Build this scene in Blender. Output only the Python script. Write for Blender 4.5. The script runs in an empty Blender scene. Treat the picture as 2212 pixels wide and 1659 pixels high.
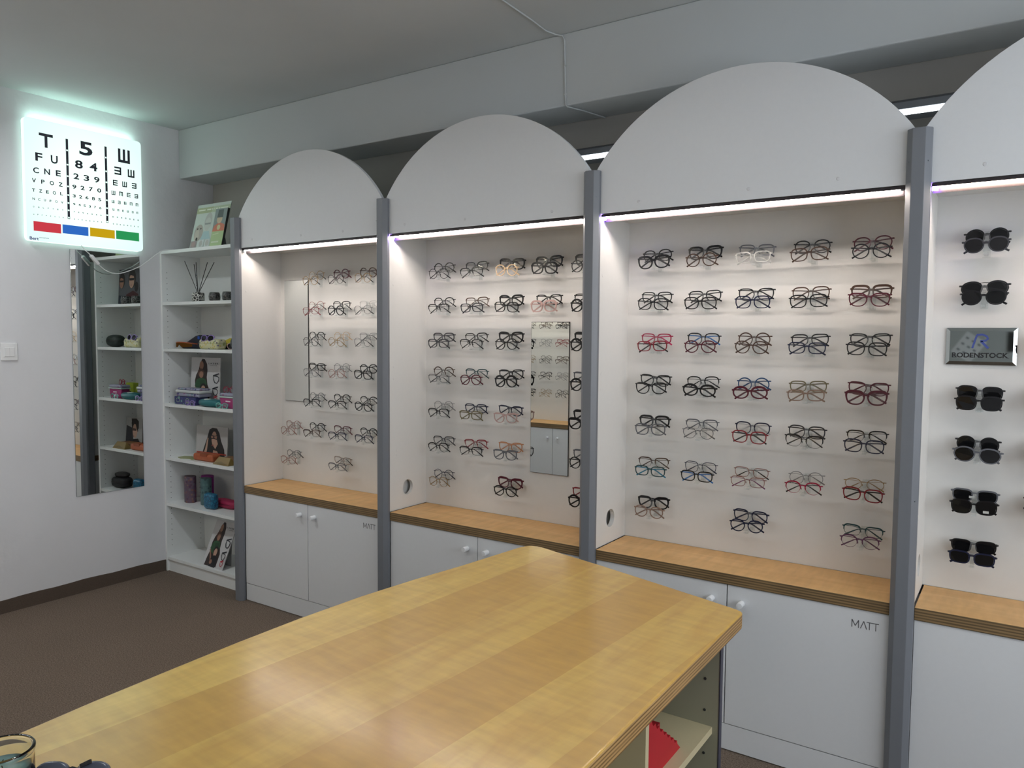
import bpy, bmesh, math, random
from mathutils import Vector, Matrix, Euler
random.seed(7)
PI = math.pi
sc = bpy.context.scene
COL = sc.collection

# ------------------------------------------------------------------ helpers
def lin(c):
    return tuple((v/12.92 if v <= .04045 else ((v+.055)/1.055)**2.4) for v in c)
def rgb(r, g, b):
    return lin((r/255, g/255, b/255))

_mats = {}
def mat(name, color=(.8, .8, .8), rough=.5, metal=0.0, noise=None, bump=None, emit=None, spec=.5, coat=0):
    if name in _mats: return _mats[name]
    m = bpy.data.materials.new(name); m.use_nodes = True
    nt = m.node_tree; b = nt.nodes['Principled BSDF']
    b.inputs['Base Color'].default_value = (*color, 1); b.inputs['Roughness'].default_value = rough
    b.inputs['Metallic'].default_value = metal; b.inputs['Specular IOR Level'].default_value = spec
    b.inputs['Coat Weight'].default_value = coat
    if emit: 
        b.inputs['Emission Color'].default_value = (*emit[0], 1); b.inputs['Emission Strength'].default_value = emit[1]
    tc = nt.nodes.new('ShaderNodeTexCoord')
    if noise:
        scale, amt = noise
        n = nt.nodes.new('ShaderNodeTexNoise'); n.inputs['Scale'].default_value = scale; n.inputs['Detail'].default_value = 5
        nt.links.new(tc.outputs['Object'], n.inputs['Vector'])
        mx = nt.nodes.new('ShaderNodeMix'); mx.data_type = 'RGBA'
        mx.inputs[6].default_value = (*[c*(1-amt) for c in color], 1); mx.inputs[7].default_value = (*[min(1, c*(1+amt)) for c in color], 1)
        nt.links.new(n.outputs['Fac'], mx.inputs[0]); nt.links.new(mx.outputs[2], b.inputs['Base Color'])
    if bump:
        n2 = nt.nodes.new('ShaderNodeTexNoise'); n2.inputs['Scale'].default_value = bump[0]; n2.inputs['Detail'].default_value = 4
        nt.links.new(tc.outputs['Object'], n2.inputs['Vector'])
        bp = nt.nodes.new('ShaderNodeBump'); bp.inputs['Strength'].default_value = bump[1]; bp.inputs['Distance'].default_value = bump[2]
        nt.links.new(n2.outputs['Fac'], bp.inputs['Height']); nt.links.new(bp.outputs['Normal'], b.inputs['Normal'])
    _mats[name] = m
    return m
def paint(r, g, b, rough=.6):
    return mat('print_%d_%d_%d_%d' % (r, g, b, int(rough*100)), rgb(r, g, b), rough)

def props(o, label=None, cat=None, group=None, kind=None):
    if label: o['label'] = label
    if cat: o['category'] = cat
    if group: o['group'] = group
    if kind: o['kind'] = kind
    return o
def empty(name, loc, label=None, cat=None, group=None, rot=(0, 0, 0)):
    o = bpy.data.objects.new(name, None); o.empty_display_size = .05
    COL.objects.link(o); o.location = loc; o.rotation_euler = rot
    return props(o, label, cat, group)

class MB:
    def __init__(s): s.v = []; s.f = []; s.m = []
    def add(s, vs, fs, m=0):
        o = len(s.v); s.v += [tuple(v) for v in vs]
        for f in fs: s.f.append([i+o for i in f]); s.m.append(m)
        return s
    def box(s, x0, x1, y0, y1, z0, z1, m=0, mtop=None):
        vs = [(x, y, z) for z in (z0, z1) for y in (y0, y1) for x in (x0, x1)]
        s.add(vs, [(0, 2, 3, 1), (0, 1, 5, 4), (2, 6, 7, 3), (0, 4, 6, 2), (1, 3, 7, 5)], m)
        s.f.append([len(s.v)-8+i for i in (4, 5, 7, 6)]); s.m.append(m if mtop is None else mtop)
        return s
    def prism(s, poly, axis, a, b, m=0, mcap=None):
        """poly: 2D points; axis 0 -> (y,z), 1 -> (x,z), 2 -> (x,y)"""
        n = len(poly)
        def P(p, t): return {0: (t, p[0], p[1]), 1: (p[0], t, p[1]), 2: (p[0], p[1], t)}[axis]
        vs = [P(p, a) for p in poly]+[P(p, b) for p in poly]
        mc = m if mcap is None else mcap
        s.add(vs, [tuple(range(n)), tuple(range(2*n-1, n-1, -1))], mc)
        o = len(s.v)-2*n
        for i in range(n):
            j = (i+1) % n; s.f.append([o+i, o+n+i, o+n+j, o+j]); s.m.append(m)
        return s
    def frustum(s, c, axis, r0, r1, h, n=20, m=0):
        ax = Vector(axis).normalized(); u = ax.orthogonal().normalized(); w = ax.cross(u)
        c = Vector(c); vs = []
        for r, t in ((r0, 0), (r1, h)):
            for i in range(n):
                a = 2*PI*i/n; vs.append(c+ax*t+(u*math.cos(a)+w*math.sin(a))*r)
        s.add(vs, [tuple(range(n-1, -1, -1)), tuple(range(n, 2*n))]+[(i, (i+1) % n, n+(i+1) % n, n+i) for i in range(n)], m)
        return s
    def lathe(s, prof, c=(0, 0, 0), n=28, m=0, axis='z', sx=1, sy=1):
        k = len(prof); vs = []
        for i in range(n):
            a = 2*PI*i/n
            for r, z in prof: vs.append((c[0]+r*math.cos(a)*sx, c[1]+r*math.sin(a)*sy, c[2]+z))
        fs = []
        for i in range(n):
            j = (i+1) % n
            for q in range(k-1): fs.append((i*k+q, j*k+q, j*k+q+1, i*k+q+1))
        s.add(vs, fs, m); o = len(s.v)-n*k
        if prof[0][0] > 1e-6: s.f.append([o+i*k for i in range(n-1, -1, -1)]); s.m.append(m)
        if prof[-1][0] > 1e-6: s.f.append([o+i*k+k-1 for i in range(n)]); s.m.append(m)
        return s
    def sweep(s, pts, w, h, up=(0, 0, 1), m=0, closed=False, n=4):
        """rectangular (n=4) or round section along pts; w along side, h along up; each may be a list"""
        pts = [Vector(p) for p in pts]; up = Vector(up); k = len(pts); vs = []
        W = w if isinstance(w, (list, tuple)) else [w]*k; H = h if isinstance(h, (list, tuple)) else [h]*k
        for i, p in enumerate(pts):
            if closed: t = pts[(i+1) % k]-pts[i-1]
            else: t = pts[min(i+1, k-1)]-pts[max(i-1, 0)]
            t.normalize(); sd = t.cross(up)
            if sd.length < 1e-4: sd = t.orthogonal()
            sd.normalize(); u2 = sd.cross(t).normalized()
            for q in range(n):
                a = 2*PI*(q+.5)/n; kf = math.sqrt(2) if n == 4 else 1
                vs.append(p+sd*math.cos(a)*W[i]/2*kf+u2*math.sin(a)*H[i]/2*kf)
        fs = []
        for i in range(k if closed else k-1):
            j = (i+1) % k
            for q in range(n): r = (q+1) % n; fs.append((i*n+q, j*n+q, j*n+r, i*n+r))
        if not closed: fs += [tuple(range(n-1, -1, -1)), tuple((k-1)*n+q for q in range(n))]
        return s.add(vs, fs, m)
    def blob(s, c, r, nu=16, nv=10, m=0, pw=1.0):
        vs = []; fs = []
        def sp(v): return math.copysign(abs(v)**pw, v)
        for j in range(1, nv):
            b = PI*j/nv-PI/2
            for i in range(nu):
                a = 2*PI*i/nu
                vs.append((c[0]+r[0]*sp(math.cos(b))*sp(math.cos(a)), c[1]+r[1]*sp(math.cos(b))*sp(math.sin(a)), c[2]+r[2]*sp(math.sin(b))))
        L = len(vs); vs += [(c[0], c[1], c[2]-r[2]), (c[0], c[1], c[2]+r[2])]
        for j in range(nv-2):
            for i in range(nu): k = (i+1) % nu; fs.append((j*nu+i, j*nu+k, (j+1)*nu+k, (j+1)*nu+i))
        for i in range(nu):
            k = (i+1) % nu; fs.append((L, k, i)); fs.append((L+1, (nv-2)*nu+i, (nv-2)*nu+k))
        return s.add(vs, fs, m)
    def mesh(s, name, mats, smooth=False):
        me = bpy.data.meshes.new(name); me.from_pydata(s.v, [], s.f); me.update()
        for m in (mats if isinstance(mats, (list, tuple)) else [mats]): me.materials.append(m)
        for p, k in zip(me.polygons, s.m): p.material_index = k; p.use_smooth = bool(smooth)
        bm = bmesh.new(); bm.from_mesh(me); bmesh.ops.recalc_face_normals(bm, faces=bm.faces); bm.to_mesh(me); bm.free()
        return me
    def build(s, name, mats, parent=None, loc=(0, 0, 0), rot=(0, 0, 0), bevel=0, seg=2, smooth=False, kind=None):
        me = s.mesh(name, mats, smooth)
        return link(name, me, parent, loc, rot, bevel, seg, kind)
def link(name, me, parent=None, loc=(0, 0, 0), rot=(0, 0, 0), bevel=0, seg=2, kind=None):
    o = bpy.data.objects.new(name, me); COL.objects.link(o); o.location = loc; o.rotation_euler = rot
    if parent: o.parent = parent
    if bevel:
        b = o.modifiers.new('bevel', 'BEVEL'); b.width = bevel; b.segments = seg; b.limit_method = 'ANGLE'; b.angle_limit = math.radians(40)
    if kind: o['kind'] = kind
    return o
def text_polys(body, size, align='CENTER', bold=.028):
    """mesh (verts, faces) of a line of text in its own xy plane"""
    cu = bpy.data.curves.new('lettering', 'FONT'); cu.body = body; cu.size = size; cu.align_x = align; cu.align_y = 'CENTER'
    cu.resolution_u = 3; cu.offset = size*bold
    t = bpy.data.objects.new('lettering', cu); COL.objects.link(t)
    dg = bpy.context.evaluated_depsgraph_get(); me = bpy.data.meshes.new_from_object(t.evaluated_get(dg))
    vs = [tuple(v.co) for v in me.vertices]; fs = [tuple(p.vertices) for p in me.polygons]
    bpy.data.objects.remove(t); bpy.data.curves.remove(cu); bpy.data.meshes.remove(me)
    return vs, fs
def add_text(mb, body, size, fn, m=0, sx=1.0, fit=None):
    vs, fs = text_polys(body, size)
    if not vs: return
    if fit:   # fit to (w,h) around its middle
        xs = [v[0] for v in vs]; ys = [v[1] for v in vs]
        cx, cy = (min(xs)+max(xs))/2, (min(ys)+max(ys))/2
        kx = fit[0]/max(1e-6, max(xs)-min(xs)) if fit[0] else None; ky = fit[1]/max(1e-6, max(ys)-min(ys))
        kx = kx or ky*sx
        vs = [((x-cx)*kx, (y-cy)*ky, 0) for x, y, z in vs]
    else: vs = [(x*sx, y, 0) for x, y, z in vs]
    mb.add([fn(x, y) for x, y, z in vs], fs, m)

# ------------------------------------------------------------------ dimensions
XW, YB, ZC = -.852, .4394, 2.799           # left wall, back wall, ceiling
YF, XR = -3.30, 5.6                        # front wall (behind the viewer), right wall
PX = [0.0, 1.1104, 2.2261, 3.36, 4.48]     # grey posts
D = .268                                   # depth of the niches
ZCT, ZCB, ZPL, ZL, ZP = .6585, .6182, .0999, 1.987, 2.152

# ------------------------------------------------------------------ materials
M_white = mat('white_laminate', (.70, .71, .72), .42, noise=(60, .02), bump=(250, .05, .001))
M_niche = mat('niche_laminate', (.70, .69, .665), .5, noise=(50, .02))
M_shelfw = mat('bookcase_white', (.79, .81, .80), .45, noise=(40, .02))
M_wall = mat('wall_plaster', (.70, .70, .715), .9, noise=(3, .04), bump=(14, .35, .01))
M_ceil = mat('ceiling_plaster', (.55, .575, .58), .95, noise=(2, .05), bump=(6, .2, .01))
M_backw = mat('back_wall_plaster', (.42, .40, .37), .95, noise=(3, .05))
M_carpet = mat('carpet_brown', rgb(92, 78, 68), 1.0, bump=(900, .9, .004), spec=.1)
M_base = mat('carpet_skirting', rgb(96, 84, 75), 1.0, noise=(300, .3), bump=(500, .8, .004), spec=.1)
M_post = mat('post_grey', rgb(114, 117, 123), .38, noise=(30, .03))
M_alu = mat('profile_dark', rgb(60, 54, 56), .35, .6)
M_alul = mat('profile_grey', rgb(120, 124, 130), .35, .7)
M_knob = mat('knob_white', (.78, .79, .80), .25)
M_black = mat('black_plastic', (.012, .012, .014), .3)
M_cap = mat('screw_cap', (.62, .62, .63), .5)
M_ink = mat('dark_ink', rgb(58, 58, 72), .6)
M_plug = mat('white_plastic', (.78, .78, .78), .35)
M_dark = mat('dark_gap', (.02, .02, .02), .8)

def carpet_nodes():
    nt = M_carpet.node_tree; b = nt.nodes['Principled BSDF']
    tc = nt.nodes.new('ShaderNodeTexCoord')
    a = nt.nodes.new('ShaderNodeTexNoise'); a.inputs['Scale'].default_value = 190; a.inputs['Detail'].default_value = 6; a.inputs['Roughness'].default_value = .8
    c = nt.nodes.new('ShaderNodeTexNoise'); c.inputs['Scale'].default_value = 2.5
    r = nt.nodes.new('ShaderNodeValToRGB'); r.color_ramp.elements[0].position = .38; r.color_ramp.elements[1].position = .64
    r.color_ramp.elements[0].color = (*rgb(92, 80, 70), 1); r.color_ramp.elements[1].color = (*rgb(164, 146, 130), 1)
    mx = nt.nodes.new('ShaderNodeMix'); mx.data_type = 'RGBA'; mx.blend_type = 'MULTIPLY'; mx.inputs[0].default_value = .15
    nt.links.new(tc.outputs['Object'], a.inputs['Vector']); nt.links.new(tc.outputs['Object'], c.inputs['Vector'])
    nt.links.new(a.outputs['Fac'], r.inputs[0]); nt.links.new(r.outputs[0], mx.inputs[6]); nt.links.new(c.outputs['Fac'], mx.inputs[7])
    nt.links.new(mx.outputs[2], b.inputs['Base Color'])
carpet_nodes()

def wood(name, c0, c1, c2, axis, width, rough, coat=0, off=0.0, rot=0.0):
    """staves of different tone, `width` wide across `axis`, with fine stretched grain"""
    m = bpy.data.materials.new(name); m.use_nodes = True; nt = m.node_tree; b = nt.nodes['Principled BSDF']
    L = nt.links.new; N = nt.nodes.new
    tc = N('ShaderNodeTexCoord'); mp = N('ShaderNodeMapping'); mp.inputs['Rotation'].default_value = (0, 0, rot)
    L(tc.outputs['Object'], mp.inputs['Vector'])
    sp = N('ShaderNodeSeparateXYZ'); L(mp.outputs[0], sp.inputs[0])
    d = N('ShaderNodeMath'); d.operation = 'MULTIPLY_ADD'; d.inputs[1].default_value = 1/width; d.inputs[2].default_value = off; L(sp.outputs[axis], d.inputs[0])
    fl = N('ShaderNodeMath'); fl.operation = 'FLOOR'; L(d.outputs[0], fl.inputs[0])
    wn = N('ShaderNodeTexWhiteNoise'); wn.noise_dimensions = '1D'; L(fl.outputs[0], wn.inputs['W'])
    ms = N('ShaderNodeMapping'); sv = [2.2, 2.2, 2.2]; sv[axis] = 14; ms.inputs['Scale'].default_value = sv
    L(mp.outputs[0], ms.inputs['Vector'])
    n1 = N('ShaderNodeTexNoise'); n1.inputs['Scale'].default_value = 1.6; n1.inputs['Detail'].default_value = 7; n1.inputs['Distortion'].default_value = .6; L(ms.outputs[0], n1.inputs['Vector'])
    mf = N('ShaderNodeMapping'); sf = [40, 40, 40]; sf[axis] = 9; mf.inputs['Scale'].default_value = sf; L(mp.outputs[0], mf.inputs['Vector'])
    n2 = N('ShaderNodeTexNoise'); n2.inputs['Scale'].default_value = 1; n2.inputs['Detail'].default_value = 3; L(mf.outputs[0], n2.inputs['Vector'])
    m1 = N('ShaderNodeMix'); m1.data_type = 'RGBA'; m1.inputs[6].default_value = (*c0, 1); m1.inputs[7].default_value = (*c1, 1); L(wn.outputs['Value'], m1.inputs[0])
    rp = N('ShaderNodeMapRange'); rp.inputs[1].default_value = .35; rp.inputs[2].default_value = .75; L(n1.outputs['Fac'], rp.inputs[0])
    k = N('ShaderNodeMath'); k.operation = 'MULTIPLY'; k.inputs[1].default_value = .75; L(rp.outputs[0], k.inputs[0])
    m2 = N('ShaderNodeMix'); m2.data_type = 'RGBA'; m2.inputs[7].default_value = (*c2, 1); L(k.outputs[0], m2.inputs[0]); L(m1.outputs[2], m2.inputs[6])
    m3 = N('ShaderNodeMix'); m3.data_type = 'RGBA'; m3.blend_type = 'MULTIPLY'; L(m2.outputs[2], m3.inputs[6])
    r3 = N('ShaderNodeMapRange'); r3.inputs[1].default_value = .3; r3.inputs[2].default_value = .7; r3.inputs[3].default_value = .88; r3.inputs[4].default_value = 1.05; L(n2.outputs['Fac'], r3.inputs[0])
    m3.inputs[0].default_value = 1; L(r3.outputs[0], m3.inputs[7]); L(m3.outputs[2], b.inputs['Base Color'])
    b.inputs['Roughness'].default_value = rough; b.inputs['Coat Weight'].default_value = coat; b.inputs['Coat Roughness'].default_value = .17
    return m
M_birch = wood('birch_worktop', rgb(222, 178, 118), rgb(212, 166, 106), rgb(202, 152, 92), 1, .09, .42)
M_table = wood('birch_table_top', rgb(216, 182, 92), rgb(188, 144, 60), rgb(182, 138, 58), 0, .185, .36, .6, off=.36, rot=.06)
def ply(name, c0, c1, per=.0046):
    m = bpy.data.materials.new(name); m.use_nodes = True; nt = m.node_tree; b = nt.nodes['Principled BSDF']; L = nt.links.new; N = nt.nodes.new
    tc = N('ShaderNodeTexCoord'); sp = N('ShaderNodeSeparateXYZ'); L(tc.outputs['Object'], sp.inputs[0])
    s = N('ShaderNodeMath'); s.operation = 'MULTIPLY'; s.inputs[1].default_value = 2*PI/per; L(sp.outputs[2], s.inputs[0])
    si = N('ShaderNodeMath'); si.operation = 'SINE'; L(s.outputs[0], si.inputs[0])
    mp = N('ShaderNodeMapping'); mp.inputs['Scale'].default_value = (6, 6, 220); L(tc.outputs['Object'], mp.inputs['Vector'])
    n = N('ShaderNodeTexNoise'); n.inputs['Scale'].default_value = 1; n.inputs['Detail'].default_value = 4; L(mp.outputs[0], n.inputs['Vector'])
    ad = N('ShaderNodeMath'); ad.operation = 'MULTIPLY_ADD'; ad.inputs[1].default_value = .28; L(si.outputs[0], ad.inputs[0]); L(n.outputs['Fac'], ad.inputs[2])
    r = N('ShaderNodeValToRGB'); r.color_ramp.elements[0].position = .25; r.color_ramp.elements[1].position = .75
    r.color_ramp.elements[0].color = (*c0, 1); r.color_ramp.elements[1].color = (*c1, 1); L(ad.outputs[0], r.inputs[0]); L(r.outputs[0], b.inputs['Base Color'])
    b.inputs['Roughness'].default_value = .5
    return m
M_ply = ply('plywood_edge', rgb(92, 74, 50), rgb(142, 116, 80), .009)
M_plyt = ply('plywood_table_edge', rgb(118, 88, 48), rgb(178, 140, 88), .008)

def mirror(name, col, rough=.0):
    m = bpy.data.materials.new(name); m.use_nodes = True; nt = m.node_tree; b = nt.nodes['Principled BSDF']
    b.inputs['Base Color'].default_value = (*col, 1); b.inputs['Metallic'].default_value = 1; b.inputs['Roughness'].default_value = rough
    return m
M_mirror = mirror('mirror_silver', (.84, .87, .86)); M_mirrord = mirror('mirror_grey', (.40, .43, .43), .03)
M_mirrore = mirror('mirror_edge', (.5, .55, .56), .15)

def shader_mix(name, facs, color, gl=.04, alpha_col=(1, 1, 1), obj_color=False):
    """transparent sheet with a glossy skin and a little diffuse body"""
    m = bpy.data.materials.new(name); m.use_nodes = True; nt = m.node_tree; nt.nodes.clear(); L = nt.links.new; N = nt.nodes.new
    out = N('ShaderNodeOutputMaterial'); tr = N('ShaderNodeBsdfTransparent'); tr.inputs[0].default_value = (*alpha_col, 1)
    g = N('ShaderNodeBsdfGlossy'); g.inputs['Roughness'].default_value = gl
    df = N('ShaderNodeBsdfDiffuse'); df.inputs[0].default_value = (*color, 1)
    fr = N('ShaderNodeFresnel'); fr.inputs[0].default_value = 1.5
    ge = N('ShaderNodeNewGeometry'); iv = N('ShaderNodeMath'); iv.operation = 'SUBTRACT'; iv.inputs[0].default_value = 1; L(ge.outputs['Backfacing'], iv.inputs[1])
    fm = N('ShaderNodeMath'); fm.operation = 'MULTIPLY'; L(fr.outputs[0], fm.inputs[0]); L(iv.outputs[0], fm.inputs[1])
    m1 = N('ShaderNodeMixShader'); m1.inputs[0].default_value = facs; L(tr.outputs[0], m1.inputs[1]); L(df.outputs[0], m1.inputs[2])
    m2 = N('ShaderNodeMixShader'); L(fm.outputs[0], m2.inputs[0]); L(m1.outputs[0], m2.inputs[1]); L(g.outputs[0], m2.inputs[2]); L(m2.outputs[0], out.inputs[0])
    return m
M_lens = shader_mix('clear_lens', .02, (.8, .8, .8))
M_lensd = shader_mix('dark_lens', .72, (.010, .010, .011), .03, (.06, .06, .065))
M_acryl = shader_mix('clear_acrylic', .05, (.85, .86, .86), .08, (.97, .98, .98))
def glass(name, col, ior=1.45):
    m = bpy.data.materials.new(name); m.use_nodes = True; b = m.node_tree.nodes['Principled BSDF']
    b.inputs['Base Color'].default_value = (*col, 1); b.inputs['Roughness'].default_value = 0; b.inputs['Transmission Weight'].default_value = 1; b.inputs['IOR'].default_value = ior
    return m
M_glass = glass('jar_glass', (.93, .96, .93))
def frame_mat(name, rough, metal=0, spec=.5):
    m = bpy.data.materials.new(name); m.use_nodes = True; nt = m.node_tree; b = nt.nodes['Principled BSDF']
    oi = nt.nodes.new('ShaderNodeObjectInfo'); nt.links.new(oi.outputs['Color'], b.inputs['Base Color'])
    b.inputs['Roughness'].default_value = rough; b.inputs['Metallic'].default_value = metal; b.inputs['Specular IOR Level'].default_value = spec
    return m
M_acet = frame_mat('frame_acetate', .22); M_wire = frame_mat('frame_metal', .3, .55)
def emitter(name, col, st):
    m = bpy.data.materials.new(name); m.use_nodes = True; nt = m.node_tree; nt.nodes.clear()
    o = nt.nodes.new('ShaderNodeOutputMaterial'); e = nt.nodes.new('ShaderNodeEmission'); e.inputs[0].default_value = (*col, 1); e.inputs[1].default_value = st
    nt.links.new(e.outputs[0], o.inputs[0]); return m
LED = 36; TUBE = 12.4
M_led = emitter('led_warm_white', (1, .88, .80), LED)
M_led4 = emitter('led_warm', (1, .80, .66), LED*.55)
M_ledv = emitter('led_violet', (.30, .16, 1), 26)
M_ledc = emitter('led_cold_white', (.88, .95, 1), 2.6)
M_tube = emitter('tube_white', (.93, .97, 1), TUBE); M_tubew = emitter('tube_bright', (.93, .97, 1), TUBE*1.65)
M_chart_top = emitter('chart_top_fill', (.62, 1, .86), 8)
M_chart_edge = emitter('chart_edge_glow', (.72, 1, .90), .55)

# ------------------------------------------------------------------ setting
def structure(name, mb, m, **k): return props(mb.build(name, m, **k), kind='structure')
structure('floor', MB().box(XW-.1, XR+.1, YF-.1, YB+.1, -.05, 0), M_carpet)
structure('ceiling', MB().box(XW-.1, XR+.1, YF-.1, YB+.1, ZC, ZC+.05), M_ceil)
structure('wall_left', MB().box(XW-.1, XW, YF-.1, YB+.1, 0, ZC), M_wall)
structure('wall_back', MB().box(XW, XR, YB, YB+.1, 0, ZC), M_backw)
structure('wall_front', MB().box(XW, XR, YF-.1, YF, 0, ZC), M_wall)
structure('wall_right', MB().box(XR, XR+.1, YF, YB, 0, ZC), M_wall)
structure('trim_1', MB().box(XW, XR, .1964, YB, 2.4948, ZC), M_ceil, bevel=.006)
b = MB()   # carpet upstand with a slightly wavy top
n = 40; poly = [(YF, 0)]+[(YF+(.052-YF)*i/n, .0736+.0022*math.sin(i*1.7)+.0015*math.sin(i*.6)) for i in range(n+1)]+[(.052, 0)]
b.prism(poly, 0, XW, XW+.007); structure('baseboard_left', b, M_base)

# ------------------------------------------------------------------ grey posts
post_lab = ['grey octagonal post between the bookcase and the first arched bay', 'grey octagonal post between the first and second arched bays',
            'grey octagonal post between the second and third arched bays', 'grey octagonal post between eyeglasses and sunglasses bays', 'grey octagonal post at the far end of the sunglasses bay']
for k, x in enumerate(PX):
    h = .035
    poly = [(-h, -.0025), (-h, -.016), (-.018, -.034), (.018, -.034), (h, -.016), (h, -.0025), (.0115, -.0025), (.0115, .05), (-.0115, .05), (-.0115, -.0025)]
    t = empty('post', (x, 0, 0), post_lab[k], 'post', 'grey posts between the bays')
    MB().prism(poly, 2, 0, ZP, 0).build('shaft', M_post, t, bevel=.0015)
    c = MB()
    for z in (2.05, 1.0): 
        for sx in (-1, 1): c.frustum((sx*.027, -.0258, z), (sx*.72, -.7, 0), .0022, .0018, .0015, 10)
    c.build('screw', M_alul, t)

# ------------------------------------------------------------------ display bays
BAYN = ['first arched bay', 'second arched bay', 'third arched bay', 'sunglasses bay']
def arch_poly(x0, x1):
    w = (x1-x0)/2; cx = (x0+x1)/2; z0 = ZP+.002; rise = 2.452-z0; R = (w*w+rise*rise)/(2*rise); cz = 2.452-R
    a0 = math.asin(w/R); pts = [(x0, ZL), (x1, ZL)]
    for i in range(41):
        a = a0-2*a0*i/40; pts.append((cx+R*math.sin(a), cz+R*math.cos(a)))
    return pts
def panel_with_hole(y0, y1, z0, z1, hy, hz, hr, xa, xb):
    bm = bmesh.new(); o = [bm.verts.new((xa, y, z)) for y, z in ((y0, z0), (y1, z0), (y1, z1), (y0, z1))]
    c = [bm.verts.new((xa, hy+hr*math.cos(2*PI*i/28), hz+hr*math.sin(2*PI*i/28))) for i in range(28)]
    es = [bm.edges.new((o[i], o[(i+1) % 4])) for i in range(4)]+[bm.edges.new((c[i], c[(i+1) % 28])) for i in range(28)]
    bmesh.ops.triangle_fill(bm, use_beauty=True, edges=es)
    r = bmesh.ops.extrude_face_region(bm, geom=bm.faces[:])
    for v in r['geom']:
        if isinstance(v, bmesh.types.BMVert): v.co.x = xb
    bmesh.ops.recalc_face_normals(bm, faces=bm.faces)
    me = bpy.data.meshes.new('side_panel'); bm.to_mesh(me); bm.free(); me.materials.append(M_niche); return me
caps = [[(.128, 2.029), (.523, 2.024), (.832, 2.023)], [(1.24, 2.026), (1.593, 2.021), (2.038, 2.016)], [(2.42, 2.02), (2.834, 2.025), (3.126, 2.028)], [(3.533, 2.026), (4.1, 2.026)]]
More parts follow.
